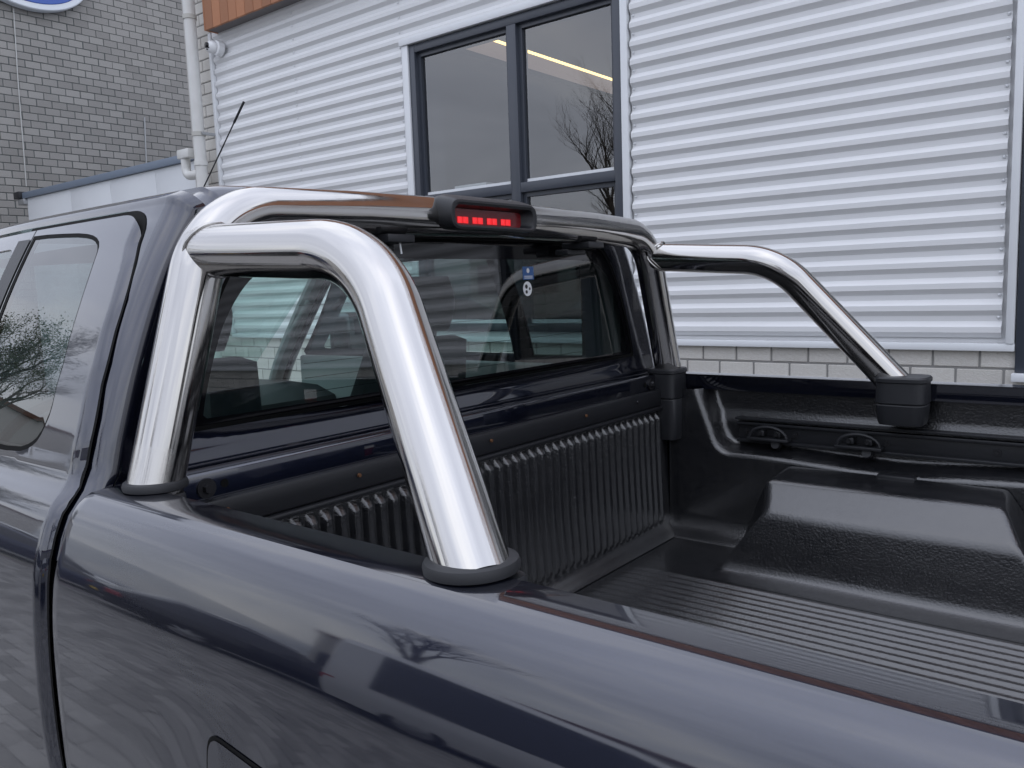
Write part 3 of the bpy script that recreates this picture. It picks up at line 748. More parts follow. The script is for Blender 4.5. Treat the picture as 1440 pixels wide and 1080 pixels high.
# clamp blocks hanging over the inner rail edge
def clamp(cx_, cy_, w_, d_, zt, zm, zb, name='rail_clamp'):
    def sec_(z, sw, sd, cyy): return [(cx_+sw/2*math.copysign(abs(math.cos(t*math.pi/16))**.42, math.cos(t*math.pi/16)), cyy+sd/2*math.copysign(abs(math.sin(t*math.pi/16))**.55, math.sin(t*math.pi/16)), z) for t in range(32)]
    q = MB(); q.grid([sec_(zt-.0005, w_*.86, d_*.86, cy_), sec_(zt, w_*.97, d_*.97, cy_), sec_(zt-.004, w_*1.03, d_*1.03, cy_), sec_(zt-.012, w_*1.03, d_*1.03, cy_), sec_(zt-.015, w_*.97, d_*.97, cy_), sec_(zm+.004, w_, d_, cy_), sec_(zm+.0015, w_*.97, d_*.96, cy_)], close=True)
    q.f.append(tuple(range(32)))
    o = q.obj(name, 'black_plastic', rbar)
    q = MB(); q.grid([sec_(zm, w_*.95, d_*.92, cy_), sec_(zm-.003, w_*.98, d_*.96, cy_), sec_(zb+.01, w_*.92, d_*.90, cy_), sec_(zb, w_*.86, d_*.84, cy_)], close=True); k = len(q.v)-32; q.f.append(tuple(range(k, k+32)))
    q.obj('clamp_body', 'black_plastic', o)
clamp(-1.130, 2*YC-.594, .092, .10, 1.349, 1.262, 1.142); clamp(-.490, 2*YC-.594, .118, .10, 1.351, 1.284, 1.233)
for cx_, zz_ in ((-1.118, (1.3305, 1.262, 1.142)), (-.505, (1.3305, 1.284, 1.233))): clamp(cx_, .586, .07 if cx_ < -1 else .075, .040, zz_[0]-.006, zz_[1], zz_[2])
# third brake light on the cross bar
BY0, BY1 = on_x(613, 300, -1.10).y, on_x(756, 312, -1.062).y
bc = (BY0+BY1)/2; bh = (BY1-BY0)/2
def sup(y_, z_, e_=.30): return None
rows = []
def brow(x, hy, z0, z1, rr):
    pl = rounded([(bc-hy, z0), (bc+hy, z0), (bc+hy, z1), (bc-hy, z1)], rr, 6); return [(x, a, b_) for a, b_ in pl]
q = MB()
q.grid([brow(-1.118, bh*.98, 1.724, 1.781, .028), brow(-1.098, bh*1.0, 1.715, 1.783, .028), brow(-1.072, bh*1.0, 1.7125, 1.775, .028), brow(-1.062, bh*.985, 1.7145, 1.770, .026),
        brow(-1.0605, bh*.95, 1.7185, 1.7655, .022), brow(-1.063, bh*.90, 1.7220, 1.7605, .016), brow(-1.087, bh*.80, 1.7250, 1.7560, .010)], close=True)
blh = q.obj('brake_light', 'black_plastic', rbar, sharp=40)
pl = rounded([(bc-bh*.80, 1.7250), (bc+bh*.80, 1.7250), (bc+bh*.80, 1.7560), (bc-bh*.80, 1.7560)], .010, 6)
q = MB(); q.add([(-1.0865, a, b_) for a, b_ in pl], [tuple(range(len(pl)))]); q.obj('lens', 'red_lens', rbar)
for k in range(4):
    yk = bc-bh*.56+k*bh*.325
    for j in range(2): box('led', 'led', rbar, -1.0864, -1.0850, yk-.0155+j*.0165, yk-.0005+j*.0165, 1.7280, 1.7405, r=.0008)
for pxx in (553, 828):
    yb_ = on_x(pxx, 322, -1.12).y
    q = MB(); q.rbox(-1.18, -1.098, yb_-.034, yb_+.034, 1.688, 1.7035, r=.003); q.rbox(-1.19, -1.15, yb_-.05, yb_+.03, 1.674, 1.6875, r=.003); q.obj('bar_bracket', 'black_plastic', rbar)
yb_ = on_x(553, 330, -1.12).y; MB().tube([(-1.11, yb_+.006, 1.69), (-1.109, yb_+.008, 1.668)], .0018, 6).obj('cable_tie', 'sticker_white', rbar)

# ---- cab
side_tab = [(.52, .475), (.75, .455), (.934, .441), (1.007, .438), (1.076, .438), (1.149, .441), (1.211, .447), (1.245, .4535), (1.276, .4635), (1.300, .474), (1.317, .486), (1.330, .500), (1.341, .5095), (1.352, .5150), (1.395, .5255), (1.433, .5380), (1.479, .5535), (1.54, .5775), (1.605, .606), (1.67, .6385), (1.72, .666), (1.748, .683)]
def _smooth(tab, n_=10):
    return [(p_.x, p_.y) for p_ in catmull([(a, b_, 0) for a, b_ in tab], n_)]
side_s = _smooth(side_tab)
def Ys(z): return lerp_tab(side_s, z)
def plan(x): return .022*max(0, -1.25-x)**2
def cub(x, z): return Ys(z)+plan(x)*(1 if z > 1.3 else .5)
LEAN = -.03
def xr(z): return -1.197+LEAN*max(0, z-1.36)
ROOF = catmull([(.683, 1.748), (.700, 1.7625), (.722, 1.772)], 4)[:-1]+[Vector(v_) for v_ in ((.722, 1.772), (.7245, 1.7655), (.728, 1.7645), (.752, 1.7715), (.756, 1.773), (.7585, 1.7805))]+catmull([(.7585, 1.7805), (.80, 1.7855), (.90, 1.7895), (1.10, 1.792), (YC, 1.793)], 5)[1:]
INS = .012
LOW = [Vector((Ys(z)+INS, z)) for z in [1.24, 1.27, 1.30, 1.33, 1.36]+[1.38+.023*i for i in range(16)]]
CABP = LOW + [Vector((p_.x+INS*(1-min(1, i/4)), p_.y)) for i, p_ in enumerate(ROOF)]
NRM = []
for i, p_ in enumerate(CABP):
    z = p_.y
    if z < 1.70 and i < len(LOW): d = Vector((Ys(z+.01)-Ys(z-.01) if z > 1.37 else .006, .02)); nn = Vector((-d.y, d.x))
    else:
        t = min(1, max(0, (p_.x-.67)/.16)); nn = Vector((-(1-t)*.85-.0, .45+.55*t))
    NRM.append(nn.normalized())
def roof_drop(x): return .035*max(0, -1.75-x)**1.6
def cab_ring():
    RR = .036; us = []
    for x in (-1.36, -1.33, -1.30, -1.28): us.append((x, 0))
    for i in range(11): a = i/10*math.pi/2; us.append((-RR+RR*math.sin(a), RR*(1-math.cos(a))))
    rows = []
    for k, (x, ins) in enumerate(us):
        row = []
        for p_, nn in zip(CABP, NRM):
            y, z = p_.x-nn.x*ins, p_.y-nn.y*ins
            X = (xr(p_.y)+x) if k >= 4 else min(x, xr(p_.y)-RR-.002*(4-k))
            row.append((X, y, z))
        rows.append(row+[mir(p_) for p_ in row[::-1][1:]])
    q = MB(); q.grid(rows); return q.obj('cab_body', 'paint', truck, sharp=48), rows[-1]
cabo, capring = cab_ring()
def roof_main():
    rows = []; k0 = len(LOW)
    xs_ = [-2.50+.05*i for i in range(24)]
    for x in xs_:
        row = []
        for p_ in CABP[k0:]:
            row.append((min(x, -1.34), p_.x+plan(x), p_.y-roof_drop(x)))
        rows.append(row+[mir(p_) for p_ in row[::-1][1:]])
    q = MB(); q.grid(rows, flip=True); q.obj('roof', 'paint', truck, sharp=48)
    inner = [[(x, YC-.60+1.2*j/12, 1.740-.028*abs(j-6)**2/36-roof_drop(x)) for j in range(13)] for x in xs_+[-1.30]]
    q = MB(); q.grid(inner); q.obj('headliner', 'headliner', truck)
roof_main()
# rear wall of the cab with the window opening
half = [(0, 1.713), (.40, 1.712), (.50, 1.708), (.538, 1.698), (.565, 1.680), (.597, 1.646), (.630, 1.590), (.662, 1.515), (.688, 1.434), (.697, 1.396), (.691, 1.389), (0, 1.389)]
hs = [(p_.x, p_.y) for p_ in catmull([(a, b_, 0) for a, b_ in half[:10]], 4)]+half[10:]
win_o = [(YC+a, b_) for a, b_ in hs]+[(YC-a, b_) for a, b_ in hs[::-1][1:-1]]
hi_ = [(a*.955, 1.55+(b_-1.55)*(.70 if b_ > 1.55 else .89)) for a, b_ in hs]
win_i = [(YC+a, b_) for a, b_ in hi_]+[(YC-a, b_) for a, b_ in hi_[::-1][1:-1]]
def shrink(poly, s_): return [(YC+(y-YC)*(1-s_/.69), 1.55+(z-1.55)*(1-s_/.16)) for y, z in poly]
cap2 = [(p_[1], p_[2]) for p_ in capring]
def S_rear(off):
    def f(y, z):
        bulge = .014*(1-((y-YC)/.75)**2)
        return (xr(z)+off+bulge*(sstep(1.384, 1.40, z) if z < 1.5 else 1)*sstep(.80, .60, abs(y-YC))+.004*(1-sstep(1.352, 1.372, z)), y, z)
    return f
patch('rear_wall', cap2, [win_o], S_rear(0), 'paint', truck, .03)
rw = patch('rear_window', win_i, [], S_rear(-.004), 'auto_glass', truck, .05)
patch('glass_border', shrink(win_o, .007), [win_i], S_rear(-.004), 'band_black', rw, .03)
patch('window_seal', win_o, [shrink(win_o, .0075)], S_rear(-.002), 'gap_black', rw, .03)
# heating wires
hw = MB()
for k in range(9):
    z = 1.425+k*.026
    ww = .40 if k > 6 else .50
    hw.tube([Vector(S_rear(-.0062)(YC+ww*(i/12*2-1)*.93, z)) for i in range(13)], .0005, 4, caps=False)
hw.obj('heating_wires', 'gap_black', rw)
# stickers on the glass
def sticker(px_a, py_a, px_b, py_b, m, name, off=.0006, disc=False):
    a = on_x(px_a, py_a, -1.195); b_ = on_x(px_b, py_b, -1.195); S = S_rear(-.004+off)
    if disc:
        c = (a+b_)/2; r_ = abs(b_.z-a.z)/2; pl = [(c.y+r_*math.cos(t*math.pi/12), c.z+r_*math.sin(t*math.pi/12)) for t in range(24)]
    else: pl = [(a.y, b_.z), (b_.y, b_.z), (b_.y, a.z), (a.y, a.z)]
    return patch(name, pl, [], S, m, rw, .02)
sticker(735, 375, 751, 393, 'sticker_blue', 'blue_sticker'); 
for yy_ in (388, 390.5): sticker(737, yy_, 749, yy_+.8, 'sticker_white', 'sticker_print', .0012)
sticker(739, 377, 746, 384, 'sticker_white', 'sticker_print', .0012, True)
sticker(734, 396, 749, 416, 'sticker_white', 'round_sticker', disc=True); sticker(737.5, 400, 742, 406, 'sticker_black', 'sticker_print', .0012, True); sticker(743, 404, 746, 408, 'sticker_black', 'sticker_print', .0012, True); sticker(738, 408, 742, 413, 'sticker_black', 'sticker_print', .0012, True)

# doors: outlines in (x, z) on the body side
def on_side(px_x, px_y, ins=0):
    d = ray(px_x, px_y); t = 1.0
    for it in range(60):
        p_ = CAM+d*t; t += (cub(p_.x, min(max(p_.z, .53), 1.748))+ins-p_.y)/max(d.y, .05)*.6
    p_ = CAM+d*t; return (p_.x, p_.z)
shut_px = [(122, 651), (127, 623), (135, 586), (143, 540), (151, 510), (162, 465.5), (175.6, 421), (189, 370), (195, 342)]
shut = [on_side(*q, INS*.9) for q in shut_px]
shut = [(-1.2165, .52), (-1.2165, 1.0), (-1.2165, 1.30)]+[(min(x, -1.2165) if z < 1.40 else x, z) for x, z in shut if z > 1.34]
sx = shut[-1][0]
topz = 1.7385
BSEAM = -1.690
def topline(x): return topz-roof_drop(x)*.8
def qcurve(a, b_, c, n_=9):
    return [((1-t)**2*a[0]+2*t*(1-t)*b_[0]+t*t*c[0], (1-t)**2*a[1]+2*t*(1-t)*b_[1]+t*t*c[1]) for t in [(i+1)/n_ for i in range(n_)]]
rear_out = shut+[*qcurve(shut[-1], (sx-.008, topz), (sx-.075, topz)), (BSEAM+.0025, topz), (BSEAM+.0025, .52)]
gr = [on_side(*q) for q in [(67, 330), (90, 328.6), (111, 328), (123, 329), (131, 331), (136.5, 334.5), (139.6, 340), (139.5, 347), (137.5, 354), (124, 394), (111, 434), (98, 477), (90, 510), (81, 540), (74, 570), (69.5, 585), (64.4, 597), (58, 611), (51.5, 621), (45, 627), (38.5, 631), (28, 634.5)]]
glass_out = gr+[(gr[-1][0]-.06, gr[-1][1]-.004), (BSEAM+.008, gr[-1][1]-.006), (BSEAM+.004, gr[0][1]+.001)]
shut_z = [(p_.x, p_.y) for p_ in catmull([(z, x, 0) for x, z in shut+[(sx-.003, 1.716), (sx-.010, 1.7385)]], 5)]
def xs_shut(z): return lerp_tab(shut_z, z)
bev_pts = []
for i in range(150):
    z = .525+i*.0081
    for d in (.002, .0045, .0075, .011, .015, .0195, .025, .031): bev_pts.append((xs_shut(z)-d, z))
def S_side(off, bevel=True, far=False):
    def f(x, z):
        zc = min(max(z, .52), 1.75)
        y = cub(x, zc)+off
        if bevel:
            d = max(0, xs_shut(z)-x)
            wd = .021+.010*sstep(1.30, 1.36, z)*(1-sstep(1.4, 1.6, z)); t = max(0, 1-d/wd); y += .0125*t**1.9
        return (x, 2*YC-y if far else y, z)
    return f
def scale_poly(poly, g_):
    cx_ = sum(p_[0] for p_ in poly)/len(poly); cz_ = sum(p_[1] for p_ in poly)/len(poly)
    w_ = max(p_[0] for p_ in poly)-min(p_[0] for p_ in poly); h_ = max(p_[1] for p_ in poly)-min(p_[1] for p_ in poly)
    return [(cx_+(x-cx_)*(1-2*g_/w_), cz_+(z-cz_)*(1-2*g_/h_)) for x, z in poly]
for far in (0, 1):
    rdoor = patch('rear_door', rear_out, [glass_out], S_side(0, True, far), 'paint', truck, .016 if not far else .03, flip=bool(far), extra=() if far else bev_pts)
    patch('door_glass', scale_poly(glass_out, .0035), [], S_side(.0015, False, far), 'privacy_glass', rdoor, .03, flip=bool(far))
    patch('glass_seal', scale_poly(glass_out, -.001), [scale_poly(glass_out, .0075)], S_side(.0006, False, far), 'gap_black', rdoor, .02, flip=bool(far))
    # black weatherstrip behind the shut lines
    und = [(x+.0055, z) for x, z in shut]+qcurve((shut[-1][0]+.0055, shut[-1][1]), (sx-.001, topz+.008), (sx-.075, topz+.008))+[(BSEAM-.06, topz+.008), (BSEAM-.06, .52)]
    patch('weatherstrip', und, [scale_poly(glass_out, .006)], S_side(.0108, False, far), 'gap_black', rdoor, .03, flip=bool(far))
    # front door
    fxs = -2.86
    fd_out = [(BSEAM-.0025, .52), (BSEAM-.0025, topz), (-2.2, topline(-2.2)), (-2.48, topline(-2.48)-.02), (fxs, 1.36), (fxs, .52)]
    fg = rounded([(BSEAM-.058, 1.372), (BSEAM-.064, 1.708), (-2.2, 1.70), (-2.40, 1.665), (-2.74, 1.375)], [.012, .03, .02, .05, .03])
    fdoor = patch('front_door', fd_out, [fg], S_side(0, False, far), 'paint', truck, .03, flip=bool(far))
    patch('door_glass', scale_poly(fg, .002), [], S_side(.003, False, far), 'side_glass', fdoor, .05, flip=bool(far))
    patch('pillar_cover', [(BSEAM-.004, 1.365), (BSEAM-.004, 1.722), (BSEAM-.062, 1.722), (BSEAM-.056, 1.365)], [], S_side(-.0012, False, far), 'black_plastic', fdoor, .02, flip=bool(far))
    yh = cub(-1.80, 1.18); a_ = (lambda y: 2*YC-y) if far else (lambda y: y)
    MB().tube([(-1.74, a_(yh-.002), 1.19), (-1.77, a_(yh-.035), 1.19), (-1.93, a_(yh-.037), 1.188), (-1.96, a_(yh-.002), 1.187)], .013, 10).obj('door_handle', 'black_plastic', fdoor)
    q = MB(); ym = cub(-2.7, 1.36)
    ys_ = sorted((a_(ym-.24), a_(ym-.02))); q.rbox(-2.74, -2.62, ys_[0], ys_[1], 1.33, 1.52, r=.03, seg=3); q.obj('mirror', 'paint', fdoor)
    # A pillar, sill, inner lining of the rear quarter
    pa = [(-2.46, a_(cub(-2.4, 1.72)+.012), 1.735), (-2.66, a_(cub(-2.6, 1.60)+.014), 1.58), (-2.93, a_(cub(-2.9, 1.36)+.02), 1.34), (-3.08, a_(cub(-3.0, 1.3)+.03), 1.22)]
    MB().tube(catmull(pa, 5), .032, 12).obj('windscreen_pillar', 'paint', truck)
    MB().tube([Vector((p_.x, a_(a_(p_.y)+.035), p_.z)) for p_ in catmull(pa, 5)], .030, 10).obj('pillar_trim', 'trim_grey', truck)
    box('sill', 'black_plastic', truck, -2.9, -1.22, *sorted((a_(.49), a_(.62))), .48, .56, r=.02)
    q = MB(); q.box(-1.335, -1.225, *sorted((a_(.70), a_(.735))), .8, 1.66); q.obj('quarter_trim', 'trim_dark', truck)
    box('belt_trim', 'trim_grey', truck, -2.86, -1.23, *sorted((a_(.545), a_(.60))), .75, 1.345, r=.01)
# windscreen and front end
ws = [[(-2.47-.70*t, YC+(.66+.10*t)*s_, 1.742-.46*t+.03*math.sin(math.pi*t)*0) for s_ in [i/8-1 for i in range(17)]] for t in [i/6 for i in range(7)]]
ws = [[(x-.12*(1-((y-YC)/.8)**2), y, z) for x, y, z in r_] for r_ in ws]
q = MB(); q.grid(ws); q.obj('windscreen', 'auto_glass', truck, fixn=False)
fr_rows = []
for x, zt, hwid in ((-2.86, 1.20, .93), (-3.12, 1.235, .925), (-3.3, 1.235, .92), (-3.8, 1.205, .90), (-4.3, 1.13, .87), (-4.50, 1.03, .82), (-4.56, .85, .78), (-4.56, .55, .76)):
    pts = [(x, YC-hwid+.02, .55), (x, YC-hwid, min(.9, zt-.12)), (x, YC-hwid+.02, zt-.10), (x, YC-hwid+.09, zt-.02), (x, YC-hwid*.5, zt+.03), (x, YC, zt+.04)]
    fr_rows.append(pts+[mir(p_) for p_ in pts[::-1][1:]])
q = MB(); q.grid(fr_rows); q.obj('front_body', 'paint', truck, sharp=50)
box('front_bumper', 'black_plastic', truck, -4.66, -4.565, .62, 2*YC-.62, .45, .80, r=.04)
for s_ in (0, 1):
    y0 = .62 if not s_ else 2*YC-.62-.30
    box('headlamp', 'head_lamp', truck, -4.60, -4.53, y0, y0+.30, .90, 1.04, r=.02)
pa_ = on_y(282, 272, 1.0)
# aerial on the roof
tip = on_x(343, 143, -2.06); t_ = 1.0
while on_x(343-62*t_, 143+132*t_, -2.36).z > 1.772-roof_drop(-2.36) and t_ < 3: t_ += .01
bs_ = on_x(343-62*t_, 143+132*t_, -2.36)
MB().tube([bs_-Vector((0, 0, .004)), bs_+Vector((.006, 0, .022))], [.014, .006], 12).obj('aerial_base', 'black_plastic', truck)
ae = MB().tube([bs_, bs_.lerp(tip, .86), bs_.lerp(tip, .865), tip], [.0022, .0019, .0034, .0034], 8).obj('aerial', 'black_plastic', truck)
# interior
box('cab_floor', 'trim_dark', truck, -3.3, -1.24, .50, 2*YC-.50, .60, .70); box('firewall', 'trim_dark', truck, -3.32, -3.28, .55, 2*YC-.55, .6, 1.22)
q = MB(); q.grid([[(x, y, z) for y in (.60, YC-.3, YC, YC+.3, 2*YC-.60)] for x, z in ((-2.62, .9), (-2.60, 1.10), (-2.64, 1.19), (-2.75, 1.225), (-3.0, 1.235), (-3.27, 1.225))]); q.obj('dashboard', 'trim_dark', truck)
box('rear_shelf', 'trim_dark', truck, -1.50, -1.226, .62, 2*YC-.62, .70, 1.18, r=.02)
def seat(y):
    q = MB(); w_ = .25
    q.rbox(-2.42, -1.86, y-w_, y+w_, .80, .96, r=.05, seg=3); s_ = q.obj('seat', 'seat', truck)
    rows = []
    for t in [i/10 for i in range(11)]:
        z = .90+.54*t; x = -1.92+.16*t; hw = w_*(1-.22*max(0, t-.55)/.45); dep = .075-.025*t
        rows.append([(x+dep*math.copysign(abs(math.cos(a))**.6, math.cos(a)), y+hw*math.copysign(abs(math.sin(a))**.5, math.sin(a)), z) for a in [k*math.pi/12 for k in range(24)]])
    rows.append([(-1.76+(p_[0]+1.76)*.5, y+(p_[1]-y)*.8, 1.455) for p_ in rows[-1]])
    q = MB(); q.grid(rows, close=True); k = len(q.v)-24; q.f.append(tuple(range(k, k+24))); q.obj('backrest', 'seat', s_)
    rows = []
    for t in [i/8 for i in range(9)]:
        z = 1.475+.165*t; hw = .125*(.82+.18*math.sin(math.pi*t)); dep = .045*(.7+.3*math.sin(math.pi*t))
        rows.append([(-1.745+.01*t+dep*math.copysign(abs(math.cos(a))**.6, math.cos(a)), y+hw*math.copysign(abs(math.sin(a))**.5, math.sin(a)), z) for a in [k*math.pi/12 for k in range(24)]])
    q = MB(); q.grid(rows, close=True); q.f.append(tuple(range(24))); k = len(q.v)-24; q.f.append(tuple(range(k, k+24))); q.obj('headrest', 'seat', s_)
    for d in (-.06, .06): MB().tube([(-1.755, y+d, 1.44), (-1.745, y+d, 1.49)], .007, 8).obj('headrest_post', 'bolt', s_)
seat(.985); seat(2*YC-.985)
sw = MB(); c = Vector((-2.46, 1.0, 1.16)); u = Vector((0, 1, 0)); v_ = Vector((.40, 0, .917))
sw.tube([c+.185*(math.cos(t*math.pi/18)*u+math.sin(t*math.pi/18)*v_) for t in range(37)], .015, 8, caps=False)
for a in (0, math.pi, -math.pi/2): sw.tube([c, c+.18*(math.cos(a)*u+math.sin(a)*v_)], .017, 8)
sw.obj('steering_wheel', 'trim_dark', truck)
for y in (.72, 2*YC-.72):
    MB().tube([(-2.62, y, 1.56), (-2.58, y+(.03 if y < YC else -.03), 1.57), (-2.70, y+(.03 if y < YC else -.03), 1.45), (-2.74, y, 1.44)], .012, 8).obj('grab_handle', 'trim_grey', truck)
q = MB(); q.rbox(-2.60, -2.585, YC-.11, YC+.11, 1.60, 1.66, r=.006); q.tube([(-2.6, YC, 1.64), (-2.66, YC, 1.71)], .008, 8); q.obj('rear_mirror', 'trim_dark', truck)

# ------------------------------------------------------------------ parked cars across the yard (mirrored in the truck's paint)
def lathe_wheel(parent, x, y, r_, w_, sgn):
    pr = [(r_*.62, y+sgn*w_*.40), (r_*.9, y+sgn*w_*.5), (r_, y+sgn*w_*.35), (r_, y-sgn*w_*.35), (r_*.9, y-sgn*w_*.5)]
    q = MB(); q.grid([[(x+a*math.cos(t*math.pi/14), yy_, r_+a*math.sin(t*math.pi/14)) for t in range(28)] for a, yy_ in pr], close=True); o = q.obj('wheel', 'tyre', None); o.parent = parent; o.location = (0, 0, 0)
    q = MB()
    for k in range(7):
        a = k*2*math.pi/7; q.tube([(x, y+sgn*w_*.36, r_), (x+r_*.6*math.cos(a), y+sgn*w_*.38, r_+r_*.6*math.sin(a))], [.05, .035], 6)
    q.tube([(x, y+sgn*w_*.2, r_), (x, y+sgn*w_*.30, r_)], r_*.62, 20); o2 = q.obj('rim', 'alloy', None); o2.parent = o; o2.location = (0, 0, 0)
def parked(name, label, cat, loc, rz, paint, st, wheels, rear_x, glass_cols, plate=True):
    """st: stations (x, half width, z bottom, z belt, z roof, half roof); rear towards +x"""
    root = thing(name, label, cat, loc, 'vehicles parked across the yard'); root.rotation_euler.z = rz
    def ch(b_, nm, m, par=root, sharp=40):
        o = b_.obj(nm, m, None, sharp); o.parent = par; o.location = (0, 0, 0); return o
    def sec_(s_):
        x, w_, zb, zl, zr, wr = s_
        h = [(w_*.93, zb), (w_, zb+(zl-zb)*.35), (w_*.995, zb+(zl-zb)*.75), (w_*.95, zl), (wr+(w_*.93-wr)*.12, zl+(zr-zl)*.88), (wr*.9, zr), (0, zr+.02)]
        r_ = [(x, -a, z) for a, z in h]; return r_+[(x, a, z) for a, z in h[::-1][1:]]
    S_ = [sec_(s_) for s_ in st]; b_ = MB(); gl_ = MB(); k = b_.grid(S_); n_ = len(S_[0])
    keep = []
    for f in b_.f:
        i, j = f[0]//n_, f[0] % n_
        if (i, min(j, n_-2-j)) in glass_cols: gl_.add([b_.v[t] for t in f], [(0, 1, 2, 3)])
        else: keep.append(f)
    b_.f = keep+[tuple(range(n_)), tuple(range((len(S_)-1)*n_, len(S_)*n_))]
    bo = ch(b_, 'body', paint, root, 30); ch(gl_, 'windows', 'car_glass', bo)
    wmax = max(s_[1] for s_ in st)
    for x in wheels:
        for sgn in (-1, 1): lathe_wheel(root, x, sgn*(wmax-.12), .33, .22, sgn)
    return root, ch, wmax
hatch = [(-2.15, .72, .35, .62, .64, .6), (-2.05, .84, .25, .72, .76, .7), (-1.2, .88, .24, .88, .95, .72), (-.75, .89, .24, .94, 1.02, .70), (-.05, .89, .24, .97, 1.40, .60), (.55, .89, .24, .98, 1.47, .60), (1.25, .88, .25, .99, 1.42, .58), (1.75, .86, .27, .99, 1.15, .66), (1.98, .82, .33, .96, 1.0, .7), (2.05, .76, .40, .75, .78, .66)]
suv = [(-2.2, .78, .40, .75, .78, .66), (-2.1, .88, .32, .90, .95, .74), (-1.2, .92, .30, 1.05, 1.10, .76), (-.8, .92, .30, 1.08, 1.16, .74), (-.15, .92, .30, 1.10, 1.62, .64), (.6, .92, .30, 1.11, 1.68, .64), (1.5, .91, .32, 1.11, 1.64, .62), (1.95, .89, .36, 1.10, 1.38, .70), (2.12, .86, .42, 1.04, 1.10, .74), (2.18, .80, .5, .85, .9, .7)]
van = [(-2.4, .80, .40, .80, .84, .7), (-2.3, .92, .30, .95, 1.02, .76), (-1.75, .96, .28, 1.10, 1.22, .78), (-1.15, .97, .28, 1.16, 1.90, .74), (-.4, .97, .28, 1.17, 1.98, .76), (.8, .97, .28, 1.17, 1.98, .76), (2.0, .97, .30, 1.17, 1.97, .76), (2.42, .95, .34, 1.16, 1.93, .75), (2.46, .90, .40, 1.1, 1.85, .7)]
gh = {(3, 3), (4, 3), (5, 3), (6, 3), (7, 3), (3, 5), (3, 4), (7, 5), (7, 4)}
gv = {(2, 3), (3, 3), (4, 3), (5, 3), (2, 5), (2, 4)}
def rear_bits(ch, w_, xr_, zl, zp, parent_glass=True):
    for sgn in (-1, 1):
        q = MB(); q.rbox(xr_-.13, xr_+.02, *sorted((sgn*(w_-.04), sgn*(w_-.30))), zl-.10, zl+.09, r=.02); ch(q, 'tail_lamp', 'tail_red')
    q = MB(); q.rbox(xr_+.01, xr_+.045, -.26, .26, zp-.055, zp+.055, r=.004); ch(q, 'number_plate', 'plate_yellow')
    q = MB(); q.rbox(xr_-.06, xr_+.06, -w_+.12, w_-.12, .34, .52, r=.04); ch(q, 'bumper', 'black_plastic')
PI = math.pi
r1, ch1, w1 = parked('parked_hatchback', 'black hatchback with red tail lamps and yellow plate parked across the yard', 'car', (-7.6, -5.4, 0), PI*.62, 'car_black', hatch, (-1.3, 1.25), 2.05, gh); rear_bits(ch1, w1, 2.02, .86, .66)
r2, ch2, w2 = parked('parked_van', 'white delivery van with dark side windows parked across the yard', 'van', (-4.3, -6.6, 0), PI*.80, 'car_white', van, (-1.5, 1.55), 2.46, gv); rear_bits(ch2, w2, 2.44, 1.0, .72)
r3, ch3, w3 = parked('parked_suv', 'silver sport utility car parked beside the white van', 'car', (.2, -7.2, 0), PI*.55, 'car_silver', suv, (-1.35, 1.35), 2.18, gh); rear_bits(ch3, w3, 2.14, 1.0, .78)
r4, ch4, w4 = parked('parked_sedan', 'dark blue car parked in front of the leafy tree', 'car', (-12.2, -4.6, 0), PI*.60, 'car_blue', hatch, (-1.3, 1.25), 2.05, gh); rear_bits(ch4, w4, 2.02, .86, .66)
r5, ch5, w5 = parked('parked_estate', 'white sport utility car parked beyond the black hatchback', 'car', (-15.8, -6.6, 0), PI*.66, 'car_white', suv, (-1.35, 1.35), 2.18, gh); rear_bits(ch5, w5, 2.14, 1.0, .78)

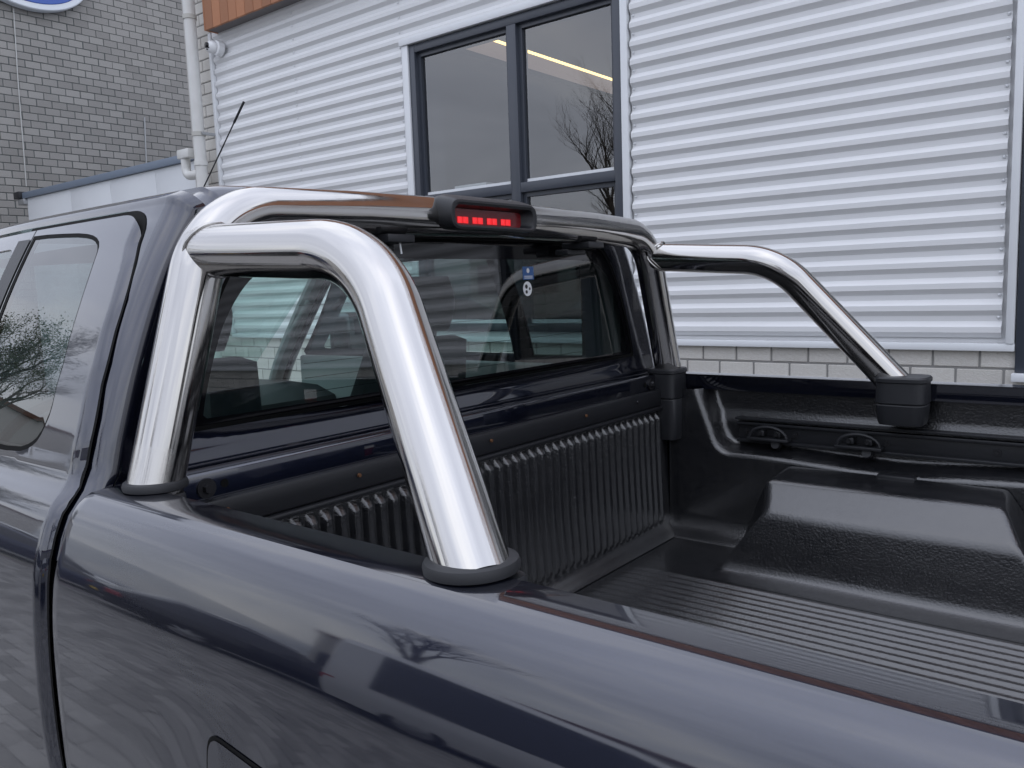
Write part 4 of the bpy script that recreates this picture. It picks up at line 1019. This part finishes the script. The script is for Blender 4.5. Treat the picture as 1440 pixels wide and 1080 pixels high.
# ------------------------------------------------------------------ trees
def tree(name, label, loc, h_, seed, leaves, spread=1.0, group=None, deep=5, leafy=2):
    rnd = random.Random(seed); root = thing(name, label, 'tree', loc, group); tb = MB(); lf_ = MB(); base_ = Vector(loc)
    def leaf(p_):
        for _ in range(leafy):
            a = Vector((rnd.uniform(-1, 1), rnd.uniform(-1, 1), rnd.uniform(-1, 1))).normalized(); c = a.orthogonal().normalized(); s_ = rnd.uniform(.012, .030)
            o_ = p_+Vector((rnd.uniform(-.12, .12), rnd.uniform(-.12, .12), rnd.uniform(-.12, .12)))
            lf_.add([o_-a*s_, o_+c*s_*.6, o_+a*s_, o_-c*s_*.6], [(0, 1, 2, 3)])
    def grow(p_, d, ln, r_, lev):
        pts = [p_]; rr = [r_]; n_ = 4 if lev < 3 else 3
        for i in range(n_):
            d = (d+Vector((rnd.uniform(-.22, .22), rnd.uniform(-.22, .22), rnd.uniform(-.06, .16)))).normalized()
            p_ = p_+d*ln/n_; pts.append(p_); rr.append(r_*(1-.42*(i+1)/n_))
            if lev >= 1 and lev < deep and rnd.random() < (.55 if lev > 1 else .7):
                sd_ = (d+Vector((rnd.uniform(-1, 1), rnd.uniform(-1, 1), rnd.uniform(-.25, .6)))*.85*spread).normalized(); grow(p_, sd_, ln*rnd.uniform(.5, .72), rr[-1]*.6, lev+1)
            if lev >= 4 and rnd.random() < leaves: leaf(p_)
        tb.tube(pts, rr, 8 if lev < 2 else (5 if lev < 4 else 3), caps=False)
        if lev < deep:
            for _ in range(2 if lev else 4):
                sd_ = (d+Vector((rnd.uniform(-1, 1), rnd.uniform(-1, 1), rnd.uniform(-.2, .7)))*.75*spread).normalized(); grow(p_, sd_, ln*rnd.uniform(.60, .80), rr[-1]*.72, lev+1)
    grow(base_.copy(), Vector((.05, .03, 1)), h_*.27, h_*.024, 0)
    tb.obj('trunk', 'bark', root, fixn=False); lf_.obj('crown', 'leaf', root, fixn=False) if lf_.f else None
    return root
tree('budding_tree', 'small tree with young green leaves beyond the dark blue car', (-14.0, -3.6, 0), 7.4, 3, 1.0, leafy=3)
tree('bare_tree', 'tall nearly bare tree with a broad dark crown across the yard', (-13.6, -14.5, 0), 10.5, 11, .0, 1.15, deep=6)
tree('bare_tree', 'bare tree standing behind the silver sport utility car', (3.0, -17, 0), 12.0, 8, .0, 1.1, deep=6)

# far side of the yard: low halls
def hall(name, label, x0, x1, y0, y1, h_, m, wins):
    t = thing(name, label, 'building', ((x0+x1)/2, y1, 0)); box('wall', m, t, x0, x1, y0, y1, 0, h_); box('roof', 'roof_tile', t, x0-.2, x1+.2, y0-.2, y1+.2, h_+.002, h_+.25)
    for i in range(wins):
        x = x0+(x1-x0)*(i+.5)/wins; wd = box('window', 'frame_dark', t, x-1.2, x+1.2, y1+.002, y1+.06, 1.2, 3.0); box('pane', 'band_black', wd, x-1.1, x+1.1, y1+.061, y1+.07, 1.3, 2.9)
hall('workshop_hall', 'long cream rendered hall on the far side of the yard', -34, -12, -38, -30, 4.6, 'render_wall', 6)
hall('storage_hall', 'grey brick storage hall on the far side of the yard', -8, 18, -40, -31, 5.2, 'brick_grey', 7)
hall('brick_house', 'light brick house at the far end of the yard', -46, -38, -16, -4, 5.5, 'brick_light', 3)
